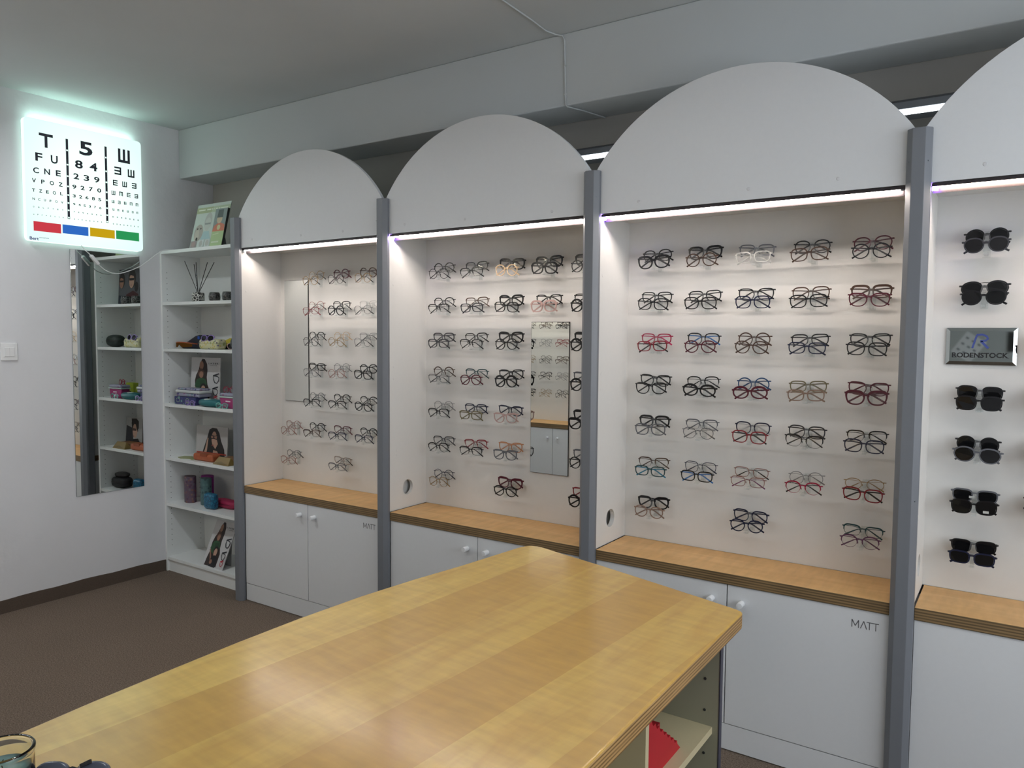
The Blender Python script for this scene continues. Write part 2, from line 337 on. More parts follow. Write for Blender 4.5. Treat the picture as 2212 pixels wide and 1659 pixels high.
for k in range(4):
    X0, X1 = PX[k], PX[k+1]; a, c = X0+.035, X1-.035; ia, ic = X0+.030, X1-.030
    n = BAYN[k]
    # --- upper display unit
    t = empty('display_unit', ((X0+X1)/2, 0, ZCT), 'white arched display unit of the %s, open niche under round board' % n, 'display case', 'arched display units')
    o = t.location
    L = lambda mb, name, m, **kw: mb.build(name, m, t, tuple(-v for v in o), **kw)
    if k == 0: L(MB().box(X0+.012, ia, 0, D+.016, ZCT, ZL), 'side_panel', M_niche)
    else: link('side_panel', panel_with_hole(0, D+.016, ZCT, ZL, .13, .76, .037, X0+.012, ia), t, tuple(-v for v in o))
    L(MB().box(ic, X1-.012, 0, D+.016, ZCT, ZL), 'side_panel', M_niche)
    L(MB().box(ia, ic, D, D+.016, ZCT, ZL), 'back_panel', M_niche)
    L(MB().box(ia, ic, .0195, D, ZL-.002, ZL+.016), 'top_panel', M_niche)
    ab = L(MB().prism(arch_poly(X0+.012, X1-.012), 1, -.002, .018), 'arch_board', M_white, bevel=.0012)
    for x, z in caps[k]:
        mb = MB().frustum((x, -.002, z), (0, -1, 0), .0065, .005, .0012, 16); mb.build('cover_cap', M_cap, ab)
    cp = MB()
    for z in (1.36, .95, .85, 1.75, 1.3, .93): cp.frustum((ia, .03 if z > 1.2 else .05, z), (1, 0, 0), .006, .005, .001, 14)
    L(cp, 'cover_cap', M_niche)
    # --- led light under the board
    t2 = empty('led_strip', ((X0+X1)/2, 0, ZL-.02), 'thin lit LED strip under the arch board of the %s' % n, 'light', 'LED strips under the arch boards')
    o2 = t2.location; L2 = lambda mb, name, m, **kw: mb.build(name, m, t2, tuple(-v for v in o2), **kw)
    xa, xb = X0+.055, X1-.052
    pf = [(-.001, ZL-.0125), (.0025, ZL-.0125), (.0025, ZL-.004), (.029, ZL-.004), (.029, ZL-.0285), (.0305, ZL-.0285), (.0305, ZL-.0025), (-.001, ZL-.0025)]
    L2(MB().prism(pf, 0, X0+.036, X1-.036), 'profile', M_alu)
    hr = [(.003, ZL-.0045)]+[(.0075-.0045*math.cos(PI*i/8), ZL-.0125-.0055*math.sin(PI*i/8)) for i in range(9)]+[(.012, ZL-.0045)]
    L2(MB().prism(hr, 0, xa, xb), 'diffuser', M_led if k < 3 else M_led4)
    L2(MB().box(X0+.0365, xa-.002, .004, .012, ZL-.024, ZL-.005), 'end_connector', M_ledv if k else M_plug)
    L2(MB().box(xb+.002, X1-.0365, .004, .012, ZL-.015, ZL-.005), 'end_connector', M_alul)
    # --- base cabinet
    t3 = empty('base_cabinet', ((X0+X1)/2, 0, 0), ['white two door base cabinet of first arched bay, small MATT lettering', 'white two door base cabinet of the second arched bay, behind the counter corner',
               'white two door base cabinet of third arched bay, large MATT lettering', 'white base cabinet below the sunglasses bay'][k], 'cabinet', 'white base cabinets')
    o3 = t3.location; L3 = lambda mb, name, m, par=None, **kw: mb.build(name, m, par or t3, (tuple(-v for v in o3) if par is None else (0, 0, 0)), **kw)
    L3(MB().box(X0+.012, X1-.012, .021, D+.016, .004, ZCB), 'carcass', M_white)
    L3(MB().box(a, c, .0015, .0205, .004, ZPL-.0015), 'plinth', M_white)
    mid = (X0+X1)/2
    for s, (p, q) in enumerate(((a, mid-.0017), (mid+.0017, c))):
        dr = L3(MB().box(p+.0005, q, 0, .019, ZPL+.0015, ZCB-.002), 'door', M_white, bevel=.001)
        kx = mid-.055 if s == 0 else mid+.055
        MB().lathe([(.0001, -.001), (.010, 0), (.0115, .002), (.0115, .03), (.0105, .0325), (.0001, .033)], n=20).build('knob', M_knob, dr, (kx, 0, .557), (PI/2, 0, 0), smooth=False)
        if s == 1 and k in (0, 2):
            mb = MB(); x = X1-.146; z0, z1 = .5545, .580; w = .0026
            def bar(x0, za, x1, zb, w=w): mb.sweep([(x0, -.0004, za), (x1, -.0004, zb)], w, .0006, up=(0, 1, 0))
            bar(x, z0, x, z1); bar(x, z1, x+.010, z0+.006); bar(x+.010, z0+.006, x+.020, z1); bar(x+.020, z0, x+.020, z1)      # M
            bar(x+.026, z0, x+.0355, z1); bar(x+.0355, z1, x+.045, z0)                                                       # A without its bar
            bar(x+.044, z1-w/2, x+.081, z1-w/2); bar(x+.053, z0, x+.053, z1); bar(x+.072, z0, x+.072, z1)                  # TT
            mb.build('lettering', mat('sign_grey', rgb(105, 105, 108), .5), dr)
    # --- worktop
    mb = MB(); mb.box(a+.0005, c-.0005, -.0055, D-.001, ZCB, ZCT, 1, 0)
    props(mb.build('worktop', [M_birch, M_ply], bevel=.0015), 'pale birch worktop with dark plywood edge in the %s' % n, 'worktop', 'birch worktops of the bays')

# hidden-light fixtures behind the arch boards
for k, (xa, xb) in enumerate(((1.62, 2.62), (2.72, 3.98))):
    t = empty('strip_light', ((xa+xb)/2, .30, 2.272), ['cold white light bar seen between second and third arch boards', 'cold white light bar seen between third and last arch boards'][k], 'light', 'light bars behind the arch boards')
    h = (xb-xa)/2
    MB().prism([(-.02, .026), (.04, .0), (.04, .062), (.0, .062), (-.02, .05)], 0, -h, h).build('housing', M_alul, t, bevel=.001)
    MB().prism([(-.0185, .0245), (-.0195, .020), (-.014, .0135), (.005, .0105), (.006, .0145)], 0, -h+.01, h-.01).build('lamp', M_ledc, t)
    MB().box(-h+.02, -h+.04, .01, .139, .03, .034).box(h-.04, h-.02, .01, .139, .03, .034).build('bracket', M_alul, t)

# ceiling tubes
for k, (x, lab) in enumerate(((-.18, 'linear ceiling lamp near the wall with the eye chart'), (2.1, 'linear ceiling lamp above the birch counter'), (4.3, 'linear ceiling lamp toward the room end'))):
    t = empty('ceiling_lamp', (x, -1.46, ZC), lab, 'lamp', 'linear ceiling lamps')
    MB().box(-.5, .5, -.065, .065, -.012, 0).box(-.5, .5, -.065, -.055, -.045, -.0121).box(-.5, .5, .055, .065, -.045, -.0121).box(-.5, -.49, -.0549, .0549, -.045, -.0121).box(.49, .5, -.0549, .0549, -.045, -.0121).build('housing', M_plug, t)
    MB().box(-.489, .489, -.054, .054, -.02, -.0125).build('diffuser', M_tube if k else M_tubew, t)

# ------------------------------------------------------------------ mirrors in the bays, sign
def wall_panel(name, x0, x1, z0, z1, lab, cat, dy=.005):
    t = empty(name, ((x0+x1)/2, D, z0), lab, cat); h = (x1-x0)/2
    MB().box(-h, h, -dy, -.0004, 0, z1-z0).build('backing', M_dark, t)
    MB().box(-h+.0015, h-.0015, -dy-.0012, -dy+.0002, .0015, z1-z0-.0015).build('mirror_glass', M_mirror, t)
    return t
wall_panel('mirror', .068, .271, 1.127, 1.822, 'tall narrow mirror on the back panel of the first arched bay', 'mirror')
wall_panel('mirror', 1.775, 1.976, .883, 1.575, 'tall mirror among eyeglasses in the second arched bay, reflecting opposite shelves', 'mirror')

t = empty('mirror_sign', (3.532, D, 1.424), 'small mirror sign lettered RODENSTOCK among the sunglasses', 'sign')
w, h, bv = .1, .122, .011
MB().box(-w, w, -.006, -.0004, 0, h).build('backing', M_mirrore, t)
mb = MB(); o_ = [(-w, 0), (w, 0), (w, h), (-w, h)]; i_ = [(-w+bv, bv), (w-bv, bv), (w-bv, h-bv), (-w+bv, h-bv)]
mb.add([(x, -.0061, z) for x, z in o_]+[(x, -.0095, z) for x, z in i_], [(i, (i+1) % 4, 4+(i+1) % 4, 4+i) for i in range(4)])
mb.build('bevel_rim', M_mirrord, t)
mb = MB(); mb.add([(x, -.0094, z) for x, z in i_], [(0, 1, 2, 3)]); mb.build('mirror_glass', M_mirrord, t)
mb = MB(); add_text(mb, 'RODENSTOCK', .02, lambda x, y: (x-.002, -.0099, .032+y), fit=(.158, .0165))
for xx in (-.078, -.043, -.004, .030, .074): mb.box(xx-.002, xx+.006, -.0100, -.0097, .0236, .0246); mb.box(xx-.002, xx+.005, -.0100, -.0097, .0394, .0402)
mb.build('lettering', mat('sign_black', (.01, .01, .012), .4), t)
mb = MB(); fy = -.0099
def st(pts, w): mb.sweep([(x, fy, z) for x, z in pts], w, .0004, up=(0, 1, 0))
st([(-.024, .055), (-.012, .098)], .006); st([(-.013, .099), (.004, .100), (.016, .094), (.019, .086), (.013, .080), (-.002, .078)], .0065); st([(.0, .078), (.021, .055)], .0075)
mb.build('logo', mat('sign_blue', rgb(70, 84, 150), .4), t)

# ------------------------------------------------------------------ eyeglasses
SH = {  # half width, half height, exponent, lower taper, cat lift, upper flatness
    'round': (.0240, .0222, 2.05, .03, 0), 'panto': (.0248, .0205, 2.3, .16, .001), 'rect': (.0262, .0172, 3.4, .08, .001),
    'square': (.0262, .0200, 3.0, .10, .001), 'cat': (.0265, .0200, 2.6, .16, .006), 'oval': (.0262, .0182, 2.15, .04, 0),
    'aviator': (.0272, .0215, 2.5, .24, -.002), 'shield': (.031, .0205, 2.7, .10, .002)}
ST = {'T': (.0048, .0044), 'M': (.0034, .0034), 'W': (.0019, .0018), 'H': (.0028, .0028), 'S': (.0036, .0040)}
def outline(shape, extra=0.0, n=32, brow=0.0):
    w, h, e, tp, lf = SH[shape]; out = []
    for i in range(n):
        a = 2*PI*i/n; c, s = math.cos(a), math.sin(a)
        x = w*math.copysign(abs(c)**(2/e), c); z = h*math.copysign(abs(s)**(2/e), s)
        if z < 0: x *= 1-tp*(-z/h)
        u = x/w
        if lf > 0 and z > -h*.2: z += lf*max(0, u)**2*min(1, (z/h+.2)); x += lf*.25*max(0, u)*max(0, z/h)
        if lf < 0: z += lf*max(0, u)*(1 if z > 0 else .3)
        out.append((x, z))
    if extra:
        res = []
        for i in range(n):
            p, q = out[i-1], out[(i+1) % n]; tx, tz = q[0]-p[0], q[1]-p[1]; l = math.hypot(tx, tz) or 1
            k = extra*(1+brow*max(0, out[i][1]/h)); res.append((out[i][0]+tz/l*k, out[i][1]-tx/l*k))
        return res
    return out
_gm = {}
def glasses_meshes(shape, style):
    key = (shape, style)
    if key in _gm: return _gm[key]
    w, h = SH[shape][:2]; t, d = ST[style]; gap = .0085 if style in 'TMS' else .0095
    cx = gap+w; n = 32; fm = MB(); lm = [MB(), MB()]
    for s in (1, -1):
        ins = outline(shape, 0, n); outs = outline(shape, t, n, .7 if style == 'T' else .3)
        if style == 'H':
            outs = [(i[0]+(o[0]-i[0])*(1.15 if i[1] > -h*.05 else .34), i[1]+(o[1]-i[1])*(1.25 if i[1] > -h*.05 else .34)) for i, o in zip(ins, outs)]
        vs = []
        for i in range(n):
            for (x, z), y in ((ins[i], -d/2), (outs[i], -d/2), (outs[i], d/2), (ins[i], d/2)):
                X = cx+x; vs.append((s*X, y+.06*X*X/.06*.02 if False else y+ .9*X*X, z))
        fm.add(vs, [(i*4+q, ((i+1) % n)*4+q, ((i+1) % n)*4+(q+1) % 4, i*4+(q+1) % 4) for i in range(n) for q in range(4)])
        lv = [(s*(cx+x*.995), .9*(cx+x)**2-.0006, z*.995) for x, z in ins]; lb = [(a, b+.0012, c) for a, b, c in lv]
        lm[0 if s > 0 else 1].add(lv+lb, [tuple(range(n)), tuple(range(2*n-1, n-1, -1))]+[(i, n+i, n+(i+1) % n, (i+1) % n) for i in range(n)])
        # end piece and hinge
        xo = cx+w+t*.4; zz = h*.55+max(0, SH[shape][4])
        fm.sweep([(s*(xo-.003), .9*xo*xo, zz), (s*(xo+.004), .9*xo*xo+.001, zz+.0006), (s*(xo+.0062), .9*xo*xo+.006, zz)], [max(t, .002)]*3, [max(.0024, t*1.35)]*3, up=(0, 0, 1))
        if style in 'WH':   # nose pads
            fm.sweep([(s*(gap+.002), .001, h*.1), (s*(gap-.001), .006, -h*.05), (s*(gap-.0015), .007, -h*.12)], .0009, .0009, n=4)
            fm.blob((s*(gap-.002), .0075, -h*.2), (.0018, .0016, .0045), 8, 6)
    zb = h*.36
    br = [(-gap-.002, 0, zb-.001), (-gap*.5, -.0003, zb+.0022), (0, -.0005, zb+.003), (gap*.5, -.0003, zb+.0022), (gap+.002, 0, zb-.001)]
    fm.sweep(br, max(t*.9, .0018), max(t*1.1, .0018), up=(0, 1, 0))
    if shape == 'aviator': fm.sweep([(-gap-.012, .0, h*.86), (0, -.0005, h*.95), (gap+.012, 0, h*.86)], .0018, .0018, up=(0, 1, 0))
    # folded temples, one for each side
    tm = []
    hx = cx+w+t*.4+.0055; hy = .9*hx*hx+.005; hz = h*.55+max(0, SH[shape][4])
    thick = {'T': .0055, 'M': .0042, 'W': .0014, 'H': .0022, 'S': .0055}[style]; tip = {'T': .0062, 'M': .0052, 'W': .0040, 'H': .0044, 'S': .006}[style]
    for s, yy in ((1, .0125), (-1, .0165)):
        mb = MB(); pts = [(s*hx, hy, hz), (s*(hx-.004), hy+.003, hz), (s*(hx-.03), yy+.001, hz-.001), (s*.012, yy, hz-.0035), (-s*.012, yy, hz-.006), (-s*.022, yy, hz-.010), (-s*.040, yy-.0005, hz-.021), (-s*.062, yy-.001, hz-.0345)]
        hs = [thick]*5+[(thick+tip)/2, tip, tip*1.05]
        mb.sweep(pts, [.0022 if style in 'TMS' else .0012]*5+[.0022]*3, hs, up=(0, 0, 1)); tm.append(mb)
    mm = M_acet if style in 'TMSH' else M_wire; ml = M_lensd if style == 'S' else M_lens
    r = (fm.mesh('frame', mm), lm[0].mesh('lens', ml), lm[1].mesh('lens', ml), tm[0].mesh('temple', mm), tm[1].mesh('temple', mm), h)
    _gm[key] = r; return r
CLR = {'black': (20, 20, 23), 'gold': (150, 122, 78), 'silver': (128, 128, 130), 'grey': (96, 98, 104), 'brown': (74, 54, 44), 'rose': (150, 106, 98), 'red': (128, 34, 44),
       'crimson': (150, 26, 60), 'burgundy': (84, 28, 42), 'navy': (30, 34, 58), 'teal': (34, 66, 70), 'blue': (40, 74, 112), 'olive': (112, 104, 78), 'beige': (206, 178, 142),
       'pink': (190, 158, 152), 'taupe': (136, 112, 98), 'orange': (184, 128, 92), 'purple': (98, 62, 90), 'clear': (178, 178, 174), 'tortoise': (64, 46, 36), 'lilac': (152, 128, 196),
       'aqua': (112, 190, 178), 'dark-grey': (52, 53, 58)}
TW = {'tealtemple': (28, 120, 150), 'bluetemple': (56, 116, 180), 'pinktemple': (186, 40, 90), 'blacktemple': (22, 22, 25), 'whitetemple': (186, 186, 186), 'purpletemple': (122, 60, 110)}
def make_glasses(loc, shape, style, color, label, group, rot=(0, 0, 0), temple=None, cat='eyeglasses', scale=1, parts=True, lens_mat=None):
    fr, l0, l1, t0, t1, h = glasses_meshes(shape, style)
    nm = 'sunglasses' if style == 'S' else 'eyeglasses'
    c = (*rgb(*CLR[color]), 1); ct = (*rgb(*TW[temple]), 1) if temple else c
    if not parts:
        key = (shape, style, 'one')
        if key not in _gm:
            bm = bmesh.new()
            for m in (fr, t0, t1): bm.from_mesh(m)
            me = bpy.data.meshes.new(nm); bm.to_mesh(me); bm.free(); me.materials.append(fr.materials[0]); _gm[key] = me
        o = link(nm, _gm[key], None, loc, rot); o.color = c; props(o, label, nm, group); return o
    r = empty(nm, loc, label, nm, group, rot); r.scale = (scale,)*3
    for n_, me, cc in (('frame', fr, c), ('lens', l0, c), ('lens', l1, c), ('temple', t0, ct), ('temple', t1, ct)):
        o = link(n_, me, r); o.color = cc
        if lens_mat and n_ == 'lens':
            o.material_slots[0].link = 'OBJECT'; o.material_slots[0].material = lens_mat
    return r

# acrylic bracket: wall plate, stepped arm with a lip, two nose rests
def bracket_meshes():
    a = MB(); a.box(-.011, .011, -.0025, -.0003, -.050, .026)
    a.prism([(-.0025, -.036), (-.0025, -.046), (-.078, -.046), (-.078, -.036)], 0, -.005, .005)
    a.prism([(-.0025, .010), (-.0025, .002), (-.044, .002), (-.044, .010)], 0, -.004, .004)
    n1 = MB().prism([(-.0065, .031), (.0065, .031), (.0125, -.004), (-.0125, -.004)], 1, -.0442, -.0412)
    n2 = MB().prism([(-.0065, .001), (.0065, .001), (.0125, -.036), (-.0125, -.036)], 1, -.0792, -.0762)
    n2.box(-.008, .008, -.084, -.0792, -.046, -.040)
    return a.mesh('holder', M_acryl), n1.mesh('nose_rest', M_acryl), n2.mesh('nose_rest', M_acryl)
BR = bracket_meshes()
SHN = {'cat': 'cat-eye', 'square': 'square', 'rect': 'rectangular', 'round': 'round', 'panto': 'rounded', 'oval': 'oval', 'aviator': 'aviator'}
STN = {'T': 'thick', 'M': '', 'W': 'thin wire', 'H': 'half-rim', 'S': ''}
ROWS = [1.825, 1.658, 1.489, 1.318, 1.150, .979, .810]
RN = ['top', 'second', 'third', 'fourth', 'fifth', 'sixth', 'bottom']; CN = ['first', 'second', 'third', 'fourth', 'fifth']
def station(bay, row, col, up, lo):
    x = PX[bay]+.1745+.2*col+(.002 if bay == 3 else 0); z = ROWS[row]
    bn = ['first bay', 'second bay', 'third bay', 'sunglasses bay'][bay]
    cn = CN[col]
    h = link('eyewear_holder', BR[0], None, (x, D, z))
    props(h, 'clear acrylic holder, %s row, %s column of the %s' % (RN[row], cn, bn), 'holder', 'acrylic eyewear holders')
    link('nose_rest', BR[1], h); link('nose_rest', BR[2], h)
    for q, spec in ((0, up), (1, lo)):
        if not spec: continue
        p = spec.split(); st_, color, shape = p[:3]; tmpl = p[3] if len(p) > 3 else None
        y, dz = (D-.034, .0135) if q == 0 else (D-.076, -.0165)
        dx = 0
        what = ' '.join(w for w in (STN[st_], color, SHN[shape]) if w)
        nm = 'sunglasses' if st_ == 'S' else 'eyeglasses'
        lab = '%s %s, %s of pair in %s row, %s column, %s' % (what, nm, 'upper' if q == 0 else 'lower', RN[row], cn, bn)
        tilt = random.uniform(-.035, .035); lean = random.uniform(.02, .10)
        g = make_glasses((x+dx+random.uniform(-.002, .002), y-.004, z+dz), shape, st_, color, lab, nm+' on the display holders', (lean, tilt, random.uniform(-.03, .03)), tmpl)
G1 = [
 [None, ('W gold round blacktemple', 'W gold round blacktemple'), ('M burgundy round', 'W black round blacktemple'), ('M brown round', 'W gold round blacktemple')],
 [None, ('W rose round blacktemple', 'W red rect'), ('H black rect', 'M black round'), ('W clear rect', 'W silver panto blacktemple')],
 [None, ('H black panto', 'W black round'), ('W beige round', 'W gold round'), ('W silver rect blacktemple', 'W silver panto blacktemple')],
 [None, ('M black rect', 'W silver panto blacktemple'), ('W silver round', 'W rose round'), ('M black panto', 'M black square')],
 [None, ('W grey round blacktemple', 'H black rect'), ('H black panto', 'H black rect'), ('H black oval', 'M black panto')],
 [('W rose round', 'W rose round'), ('H black panto', 'H brown rect'), ('H burgundy rect', 'H navy rect'), ('H black panto', 'H navy rect')],
 [('W grey round blacktemple', 'W rose panto'), None, ('W taupe rect blacktemple', 'H grey rect'), None]]
G2 = [
 [('H black round', 'W black round'), ('H black rect', 'H black rect'), ('T black cat', 'M beige round'), ('T black cat', 'T black square'), ('T black cat', 'M black round')],
 [('H black panto', 'H black rect'), ('H brown rect', 'M dark-grey rect'), ('T black cat', 'M black square'), ('M black cat', 'T pink square'), ('M black cat', 'T black round')],
 [('M dark-grey rect', 'M dark-grey rect'), ('H black rect', 'H black rect'), ('T black cat', 'M black round'), None, ('T black cat', 'T black round')],
 [('H brown round', 'W grey rect blacktemple'), ('H teal rect', 'M burgundy panto'), ('M black cat', 'T black round'), None, ('M grey cat', 'T black round')],
 [('W silver round', 'H black rect'), ('M navy rect', 'M olive rect'), ('M navy cat', 'M pink cat'), None, ('T black cat', 'T black cat')],
 [('H dark-grey rect', 'H black panto'), ('H red rect', 'H black rect'), ('M orange cat', 'M grey cat'), None, ('M grey cat', 'M black round')],
 [('W navy round', 'W gold round'), None, ('T burgundy cat', 'M black panto'), None, ('M red cat', 'T black round')]]
G3 = [
 [('M black panto', 'T black cat'), ('T black cat', 'M tortoise round'), ('M grey rect', 'M clear rect'), ('M black panto', 'M tortoise square'), ('M burgundy panto', 'M black round')],
 [('M black rect', 'M black square'), ('M black rect', 'M black square'), ('M black cat', 'M navy square'), ('M brown square', 'M black square'), ('T brown rect', 'M burgundy cat')],
 [('M crimson rect pinktemple', 'M red rect blacktemple'), ('M black square bluetemple', 'M burgundy panto'), ('M brown round', 'M brown panto'), ('M black rect', 'M navy rect'), ('M black cat', 'M black square')],
 [('M black cat', 'M black cat'), ('H black square', 'T black oval'), ('M blue round', 'T burgundy oval'), ('M olive rect', 'M taupe rect'), ('M burgundy cat', 'T burgundy cat')],
 [('T black rect', 'M grey square'), ('H grey rect', 'W grey panto'), ('M navy square whitetemple', 'M red square blacktemple'), ('M dark-grey square', 'H black cat'), ('H black rect', 'M navy square')],
 [('H brown rect', 'M teal rect tealtemple'), ('W navy square', 'M black rect bluetemple'), ('W rose rect blacktemple', 'W rose rect purpletemple'), ('W silver round', 'H crimson panto blacktemple'), ('W gold oval', 'M red square blacktemple')],
 [('T black cat', 'M taupe panto'), None, ('M navy square', 'M navy panto'), None, ('H teal rect', 'H purple panto')]]
G4 = [
 [('S black round', 'S dark-grey panto'), None], [('S black aviator', 'S black panto'), None], [None, ('S black square', 'S black round')], [('S black square', 'S black square'), ('S burgundy square', 'S black rect')],
 [('S black round', 'S grey aviator'), ('S black square', 'S black cat')], [('S grey rect', 'S black square'), ('S brown square', 'S black square')], [('S black rect', 'S navy rect'), None]]
for bay, G in enumerate((G1, G2, G3, G4)):
    for r, cols in enumerate(G):
        for c, u in enumerate(cols):
            if u: station(bay, r, c, *u)
# price tags on two sunglasses
def tag_on(bay, row, col, lower, dx, dz):
    pre = '%s of pair in %s row, %s column, sunglasses bay' % ('lower' if lower else 'upper', RN[row], CN[col])
    for o in list(COL.objects):
        if o.get('label', '').endswith(pre): MB().box(dx-.008, dx+.008, -.0035, -.0031, dz-.004, dz+.004).build('price_sticker', paint(205, 205, 200), o)
tag_on(3, 5, 0, True, .034, -.012); tag_on(3, 5, 0, False, -.008, -.004)

# ------------------------------------------------------------------ bookcase
BX0, BX1, BY, BH = XW+.001, -.052, .0537, 2.026
t = empty('bookcase', ((BX0+BX1)/2, BY, 0), 'tall narrow white open bookcase in the corner beside the eye chart wall', 'bookcase')
o = t.location; L = lambda mb, name, m, **kw: mb.build(name, m, t, tuple(-v for v in o), **kw)
for x in (BX0, BX1-.018):
    pl = MB().box(x, x+.018, BY, BY+.28, 0, BH); L(pl, 'side_panel', M_shelfw, bevel=.001)
hl = MB()
for y in (BY+.035, BY+.24):
    for i in range(52):
        z = .16+i*.034
        hl.frustum((BX0+.0182, y, z), (-1, 0, 0), .0024, .0024, .001, 8); hl.frustum((BX1-.0182, y, z), (1, 0, 0), .0024, .0024, .001, 8)
L(hl, 'peg_hole_pattern', M_dark)
L(MB().box(BX0+.018, BX1-.018, BY+.268, BY+.272, .05, BH), 'back_panel', M_shelfw)
L(MB().box(BX0+.018, BX1-.018, BY, BY+.268, BH-.02, BH), 'top_board', M_shelfw)
ZS = [1.707, 1.419, 1.073, .733, .440, .093]
for z in ZS: L(MB().box(BX0+.0185, BX1-.0185, BY+.002, BY+.267, z-.019, z), 'shelf', M_shelfw, bevel=.001)
L(MB().box(BX0+.018, BX1-.018, BY+.012, BY+.03, 0, ZS[-1]-.019), 'plinth', M_shelfw)

def lean_thing(name, loc, lab, cat, lean=0.0, yaw=0.0, group=None): return empty(name, loc, lab, cat, group, (-lean, 0, yaw))
def layered(t, name, w, h, items, y0=-.0003):
    """flat printed shapes (normalised polygons) layered just in front of a card"""
    mats = []; mb = MB()
    for i, (poly, m) in enumerate(items):
        if m not in mats: mats.append(m)
        y = y0-.00012*i
        mb.add([(px*w, y, pz*h) for px, pz in poly], [tuple(range(len(poly)))], mats.index(m))
    return mb.build(name, mats, t)
def ell(cx, cz, rx, rz, n=18, a0=0, a1=2*PI): return [(cx+rx*math.cos(a0+(a1-a0)*i/n), cz+rz*math.sin(a0+(a1-a0)*i/n)) for i in range(n if a1-a0 > 6 else n+1)]
def ring(mb, cx, cz, rx, rz, w, y, n=16):
    mb.sweep([(cx+rx*math.cos(2*PI*i/n), y, cz+rz*math.sin(2*PI*i/n)) for i in range(n)], w, .0004, up=(0, 1, 0), closed=True)
skin, skin2, hair, hair2 = paint(186, 150, 130), paint(150, 112, 92), paint(34, 28, 27), paint(62, 46, 40)

# --- top: leaning information board with a booklet
t = lean_thing('info_board', (-.618, .105, BH+.001), 'white and green information board with people and dog, leaning on bookcase top', 'display board', .25)
W_, H_ = .33, .285
MB().box(0, W_, 0, .003, 0, H_).build('board', paint(196, 206, 198), t)
mb = MB(); mb.sweep([(W_/2, .005, .26), (W_/2, .12, .032)], .002, .08, up=(1, 0, 0)); mb.build('back_strut', paint(150, 150, 150), t)
layered(t, 'print', W_, H_, [
 ([(0, .80), (1, .80), (1, .93), (0, .93)], paint(171, 180, 143)), ([(.45, .80), (1, .80), (1, .93), (.5, .93)], paint(180, 194, 165)),
 (ell(.42, .60, .11, .20), paint(180, 182, 177)), (ell(.42, .54, .09, .15), paint(192, 196, 189)), ([(.33, .57), (.51, .57), (.50, .53), (.34, .53)], paint(144, 148, 145)), ([(.28, .2), (.34, .38), (.5, .38), (.58, .2)], paint(165, 191, 194)),
 (ell(.19, .36, .13, .19), paint(171, 164, 155)), (ell(.15, .30, .07, .14), paint(191, 185, 173)), (ell(.14, .45, .018, .02), hair), (ell(.24, .45, .018, .02), hair), (ell(.17, .22, .03, .04), hair),
 ([(.02, .03), (.2, .03), (.2, .18), (.02, .18)], paint(146, 138, 138)), ([(.24, .03), (.42, .03), (.42, .19), (.24, .19)], paint(196, 202, 200)), ([(.44, .03), (.6, .03), (.6, .19), (.44, .19)], paint(197, 204, 202)),
 (ell(.33, .11, .05, .07), paint(177, 177, 173)), (ell(.52, .11, .05, .07), paint(177, 176, 171)), (ell(.11, .11, .06, .06), paint(165, 143, 138))])
mb = MB()
for cx, w in ((.17, .20), (.38, .12), (.475, .03), (.53, .04), (.61, .07), (.69, .05), (.84, .21)): mb.box((cx-w/2)*W_, (cx+w/2)*W_, -.0034, -.003, .853*H_, .882*H_)
mb.build('lettering', paint(226, 232, 214), t)
t = lean_thing('booklet', (-.385, .085, BH+.001), 'booklet with child in red on its cover, in front of information board', 'booklet', .22)
MB().box(0, .115, 0, .014, 0, .235).build('pages', paint(60, 62, 60), t)
layered(t, 'cover', .115, .235, [([(0, 0), (1, 0), (1, 1), (0, 1)], paint(128, 140, 138)), ([(0, 0), (1, 0), (1, .44), (0, .44)], paint(166, 188, 138)), ([(0, .40), (.1, .55), (.5, .64), (.95, .56), (1, .40)], paint(190, 112, 88)),
 (ell(.47, .72, .22, .12), paint(196, 178, 150)), ([(.24, .76), (.28, .97), (.7, .97), (.72, .76)], paint(84, 92, 90)), (ell(.5, .50, .14, .07), paint(198, 196, 150)), ([(.1, .30), (.6, .33), (.58, .36), (.1, .33)], paint(190, 206, 168)), ([(.1, .1), (.7, .1), (.7, .14), (.1, .14)], paint(206, 216, 196))])

# --- shelf: reed diffuser, two candle holders, portrait card behind the post
def crackle(name, dark, light):
    m = bpy.data.materials.new(name); m.use_nodes = True; nt = m.node_tree; b_ = nt.nodes['Principled BSDF']; L_ = nt.links.new
    tc = nt.nodes.new('ShaderNodeTexCoord'); v = nt.nodes.new('ShaderNodeTexVoronoi'); v.feature = 'DISTANCE_TO_EDGE'; v.inputs['Scale'].default_value = 55
    r = nt.nodes.new('ShaderNodeValToRGB'); r.color_ramp.elements[0].position = .06; r.color_ramp.elements[1].position = .12
    r.color_ramp.elements[0].color = (*light, 1); r.color_ramp.elements[1].color = (*dark, 1)
    L_(tc.outputs['Object'], v.inputs['Vector']); L_(v.outputs['Distance'], r.inputs[0]); L_(r.outputs[0], b_.inputs['Base Color']); b_.inputs['Roughness'].default_value = .3
    return m
M_cr1 = crackle('crackle_white', rgb(40, 38, 38), rgb(200, 200, 192)); M_cr2 = crackle('crackle_dark', rgb(34, 34, 35), rgb(96, 96, 94))
z = ZS[0]
t = empty('reed_diffuser', (-.585, .14, z), 'black and white crackle pot with five black reeds on upper shelf', 'diffuser')
MB().lathe([(.0001, 0), (.036, .001), (.037, .01), (.037, .052), (.034, .058), (.012, .059), (.012, .064), (.008, .064), (.008, .05), (.0001, .05)], n=26).build('pot', M_cr1, t, smooth=True)
